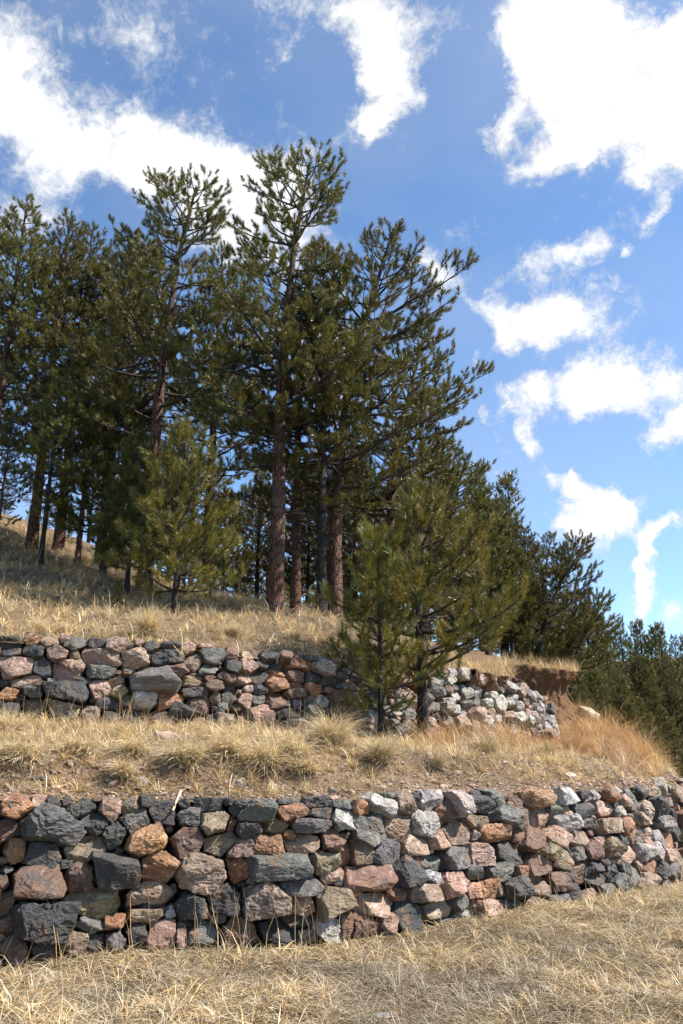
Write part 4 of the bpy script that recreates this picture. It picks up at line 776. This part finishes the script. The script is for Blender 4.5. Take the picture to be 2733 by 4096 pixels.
# bunchgrass clumps: fountains of pale blades
GT = "bunchgrass clumps on the terrace"; GH = "bunchgrass clumps along the top of the upper wall"
def grass_clump(u, v, Yg, zf, size, label, group, seed, pale=1.0):
    size *= .84;  rs = np.random.default_rng(seed); p = at(u, v, Yg); hang = group == GT and Yg < 9.3; size *= rs.uniform(.85, 1.35)
    # walk along the ray until it meets the ground
    for Y in np.arange(Yg-3, Yg+6, .04):
        q = at(u, v, Y); zz = float(zf(np.array([q[0]]), np.array([Y]))[0])
        if zz >= q[2]: p = np.array([q[0], Y, zz]); break
    n = int(620*size/.3); a = rs.uniform(0, 6.28, n); r = np.sqrt(rs.uniform(0, 1, n))*size*.22; x = np.cos(a)*r*rs.uniform(.9, 1.8); y = np.sin(a)*r
    az = np.arctan2(y, x)+rs.normal(0, .5, n); az = np.where(rs.uniform(0, 1, n) < rs.uniform(.3, .7), rs.normal(rs.uniform(-2.3, -.8), .8, n), az)
    c = straw(n, rs, (4, 2.5, 1, 4, .6, .5, .2))*pale
    if hang: az = rs.normal(-PI/2+rs.uniform(-.3, .3), .85, n); x = x*1.6
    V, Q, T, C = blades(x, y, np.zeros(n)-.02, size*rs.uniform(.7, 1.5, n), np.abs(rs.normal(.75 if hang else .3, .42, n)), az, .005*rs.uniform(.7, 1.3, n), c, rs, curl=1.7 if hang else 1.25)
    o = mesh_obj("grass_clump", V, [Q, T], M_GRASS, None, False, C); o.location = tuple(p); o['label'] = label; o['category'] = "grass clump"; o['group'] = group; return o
GT = "bunchgrass clumps on the terrace"; GH = "bunchgrass clumps along the top of the upper wall"
grass_clump(.062, .6195, 11.2, z_hill, .30, "pale fountain-like grass clump on the upper wall's edge, near the left", GH, 1)
grass_clump(.100, .6185, 11.5, z_hill, .24, "small grass clump second from the left along the upper wall's edge", GH, 2)
grass_clump(.135, .617, 11.6, z_hill, .24, "small grass clump third from the left along the upper wall's edge", GH, 3)
grass_clump(.215, .620, 11.8, z_hill, .36, "wide loose grass clump on the upper wall's edge below the sunlit young pine", GH, 4)
grass_clump(.345, .622, 12.2, z_hill, .28, "golden grass clump above the upper wall, below the tall reddish trunk", GH, 5)
grass_clump(.43, .625, 12.8, z_hill, .26, "short golden grass clump above the upper wall, right of the tall trunks", GH, 6)
for i, (u, v, Y, s, lb) in enumerate([(.012,.718,9.5,.38,"big blond drooping grass clump at the left edge of the terrace"),(.03,.742,8.4,.30,"ragged grass clump below the big blond one at the terrace's left edge"),(.12,.735,8.7,.30,"grass clump on the bank right of the left edge, under the pink stones"),(.20,.738,8.6,.30,"spiky grass clump on the terrace bank above the leaning stick"),(.27,.744,8.5,.34,"dark-rooted grass clump on the terrace bank right of the stick"),
        (.335,.737,8.8,.40,"large overhanging grass clump on the middle of the terrace bank"),(.385,.748,8.5,.34,"long-bladed grass clump spilling towards the gravel"),(.425,.740,8.9,.36,"bright straw-yellow grass clump on the middle terrace"),(.485,.728,9.7,.38,"rounded blond grass clump left of the young pines"),(.445,.752,8.4,.28,"low grass clump at the edge of the gravel strip"),(.18,.755,8.0,.24,"thin grass clump at the gravel's edge, left half"),
        (.56,.745,9.4,.26,"grey-green low clump on the terrace below the young pines"),(.64,.752,9.6,.26,"small grass clump on bare soil below the large young pine"),(.71,.738,11.5,.36,"rusty grass clump right of the large young pine's foot"),(.80,.738,12.5,.34,"grass clump below the rounded end of the upper wall"),(.88,.735,13.8,.36,"tall tan grass clump on the right end of the terrace")]):
    grass_clump(u, v, Y, z_terr, s, lb, GT, 20+i, 1.0 if i < 11 else .8)

# tall single stalks in front of the walls, as one loose stand
def stalks():
    rs = np.random.default_rng(9); X = []; Y = []; Z = []; Ln = []
    for (u0, u1, n, W, zf, off) in [(.0,.2,34,UBd,z_terr,.25),(.25,.55,70,UBd,z_terr,.3),(.55,.8,160,UBd,z_terr,.35),(.0,.55,46,LBd,z_fore,.18),(.55,1.0,40,LBd,z_fore,.2)]:
        x0 = at(u0, .7, W[0, 1]*1.05)[0]; pu, _ = project(W); ids = np.nonzero((pu[:, 0] > u0) & (pu[:, 0] < u1))[0]; ii = rs.choice(ids, n); o = off*rs.uniform(.3, 1.6, n)
        X.append(W[ii, 0]+.3*o); Y.append(W[ii, 1]-o); Z.append(zf(X[-1], Y[-1])); Ln.append(rs.uniform(.22, .62, n))
    m = 5000; ii = rs.integers(0, len(ebx), m); o = rs.uniform(-.45, .06, m); X.append(ebx[ii]+ebnx[ii]*(o+.25)); Y.append(eby[ii]+ebny[ii]*(o+.25)); Z.append(ebz[ii]-.02); Ln.append(rs.uniform(.12, .42, m))
    x, y, z, ln = map(np.concatenate, (X, Y, Z, Ln)); n = len(x)
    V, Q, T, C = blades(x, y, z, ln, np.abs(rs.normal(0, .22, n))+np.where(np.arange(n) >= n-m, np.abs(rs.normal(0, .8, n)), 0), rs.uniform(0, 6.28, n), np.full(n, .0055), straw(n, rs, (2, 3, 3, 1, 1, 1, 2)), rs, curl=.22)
    o = mesh_obj("grass_stalks", V, [Q, T], M_GRASS, None, False, C); o['kind'] = 'stuff'; o['label'] = "thin dry seed stalks standing in front of the two walls"; o['category'] = "grass"
stalks()

# gravel on the terrace edge and scattered pebbles
def gravel():
    rs = np.random.default_rng(12); n = 6500; D, F = ICO[1]
    s = rs.uniform(0, LS[-1]*.75, n); i = np.searchsorted(LS, s).clip(0, len(LS)-1); off = .10+np.abs(rs.normal(0, .38, n)); tan = np.gradient(LBd[:, :2], axis=0); tan /= np.linalg.norm(tan, axis=1)[:, None]
    x = LBd[i, 0]-tan[i, 1]*off; y = LBd[i, 1]+tan[i, 0]*off+.14; z = z_terr(x, y)
    sz = .006*rs.lognormal(.45, .6, n); sz = np.clip(sz, .005, .045)
    R = rs.normal(0, 1, (n, 3, 3)); R /= np.linalg.norm(R, axis=2)[:, :, None]
    V = D[None]*(1+rs.uniform(-.22, .22, (n, len(D), 1))); V = V*np.array([1, .8, .6])*sz[:, None, None]; V = V+np.einsum('nij,nkj->nki', R, V)*.35; V += np.stack([x, y, z+sz*.25], 1)[:, None]
    c = np.array([(.42,.28,.20),(.35,.24,.17),(.48,.36,.27),(.22,.18,.155),(.37,.20,.135),(.11,.11,.115)])[rs.choice(6, n, p=[.3,.25,.15,.12,.13,.05])]*rs.uniform(.75, 1.2, (n, 1))
    cc = np.concatenate([np.repeat(c, len(D), 0), np.repeat(rs.uniform(0, 1, (n, 1)), len(D), 0)], 1)
    o = mesh_obj("gravel", V.reshape(-1, 3), (F[None]+(np.arange(n)*len(D))[:, None, None]).reshape(-1, 3), M_STONE, None, False, cc); o['kind'] = 'stuff'; o['label'] = "pinkish gravel strewn along the top of the lower wall"; o['category'] = "gravel"
gravel()
def loose_rock(u, v, Yg, zf, size, c, label, seed, flat=.5, tilt=0.0, cat="rock", name="rock"):
    rs = np.random.default_rng(seed); p = at(u, v, Yg)
    for Y in np.arange(Yg-3, Yg+6, .03):
        q = at(u, v, Y); zz = float(zf(np.array([q[0]]), np.array([Y]))[0])
        if zz >= q[2]: p = np.array([q[0], Y, zz]); break
    Pn = []
    for k in range(9): a = k*.698+rs.uniform(-.2, .2); Pn.append((math.cos(a), math.sin(a), rs.uniform(-.1, .5), size*.5*rs.uniform(.75, 1.1)))
    for k in range(3): Pn.append((rs.uniform(-.4, .4), rs.uniform(-.4, .4), 1, size*flat*.5*rs.uniform(.8, 1.1)))
    Pn.append((0, 0, -1, size*.4)); Pn = np.array(Pn); Pn[:, :3] /= np.linalg.norm(Pn[:, :3], axis=1)[:, None]
    V, F = rock_verts(Pn, 3, rs, 24, .02*size+.003, 2/size)
    o = mesh_obj(name, V, F, M_STONE, None, True, np.tile(np.append(np.array(c), rs.uniform()), (len(V), 1))); o.location = tuple(p); o.rotation_euler = (0, tilt, rs.uniform(-.3, .3)); o['label'] = label; o['category'] = cat; return o
loose_rock(.862, .694, 18.6, z_terr, .46, (.46,.33,.21), "flat pale sandstone slab lying on the slope below the eroded bank", 1, .17, .42, name="rock_slab", cat="rock slab")
loose_rock(.247, .7235, 9.6, z_terr, .36, (.42,.27,.22), "pink half-buried rock in the terrace grass below the upper wall", 2, .55)
loose_rock(.208, .7622, 8.0, z_terr, .10, (.30,.30,.29), "small grey rock on the gravel left of the middle", 3)
loose_rock(.352, .7655, 8.0, z_terr, .09, (.22,.23,.23), "small blue-grey rock lying on the gravel right of the stick", 4)
loose_rock(.835, .7585, 10.5, z_terr, .17, (.55,.45,.34), "cream-coloured rock on the gravel near the right end", 5, .4)
loose_rock(.868, .7618, 10.6, z_terr, .10, (.45,.25,.16), "small orange rock on the gravel just right of the cream one", 6)
loose_rock(.85, .905, 8.6, z_fore, .12, (.5,.3,.22), "small pink rock in the dry grass at the lower right", 7)
loose_rock(.56, .993, 5.6, z_fore, .09, (.38,.37,.35), "small grey rock at the bottom of the foreground grass", 8, .4)

# the weathered stick that hangs over the lower wall
def stick():
    b = at(.252, .7925, 7.36)
    for Y in np.arange(7.4, 9, .01):
        a = at(.265, .7725, Y)
        if float(z_terr(a[:1], a[1:2])[0])+.012 >= a[2]: break
    VV = []; FF = []; n = 14; t = np.linspace(0, 1, n)[:, None]; rs = np.random.default_rng(2); Pp = a+(b-a)*t+rs.normal(0, .0025, (n, 3)); r = .017*(1-.45*t[:, 0])+rs.normal(0, .001, n)
    bb = tube(Pp, r, 8, VV, FF, 0); V = np.concatenate(VV); V = V+fbm(V, 60, 3, 2)[:, None]*.002
    me = mesh_obj("stick", V-a, np.concatenate(FF), M_WOOD, None, True); me.location = tuple(a); me['label'] = "weathered pale stick leaning over the top edge of the lower wall"; me['category'] = "stick"
def wood_mat():
    m, nt, b, out = new_mat("weathered_wood"); tc = N(nt, 'ShaderNodeTexCoord'); mp = N(nt, 'ShaderNodeMapping'); mp.inputs['Scale'].default_value = (60, 60, 6); L(nt, tc.outputs['Object'], mp.inputs['Vector'])
    f = noise(nt, mp.outputs[0], 2.0, 5, .6); L(nt, mixc(nt, ramp(nt, f, .4, .65), (.30, .22, .15), (.62, .52, .40)), b.inputs['Base Color']); b.inputs['Roughness'].default_value = .8; bump(nt, b, f, .5, .004); return m
M_WOOD = wood_mat(); stick()
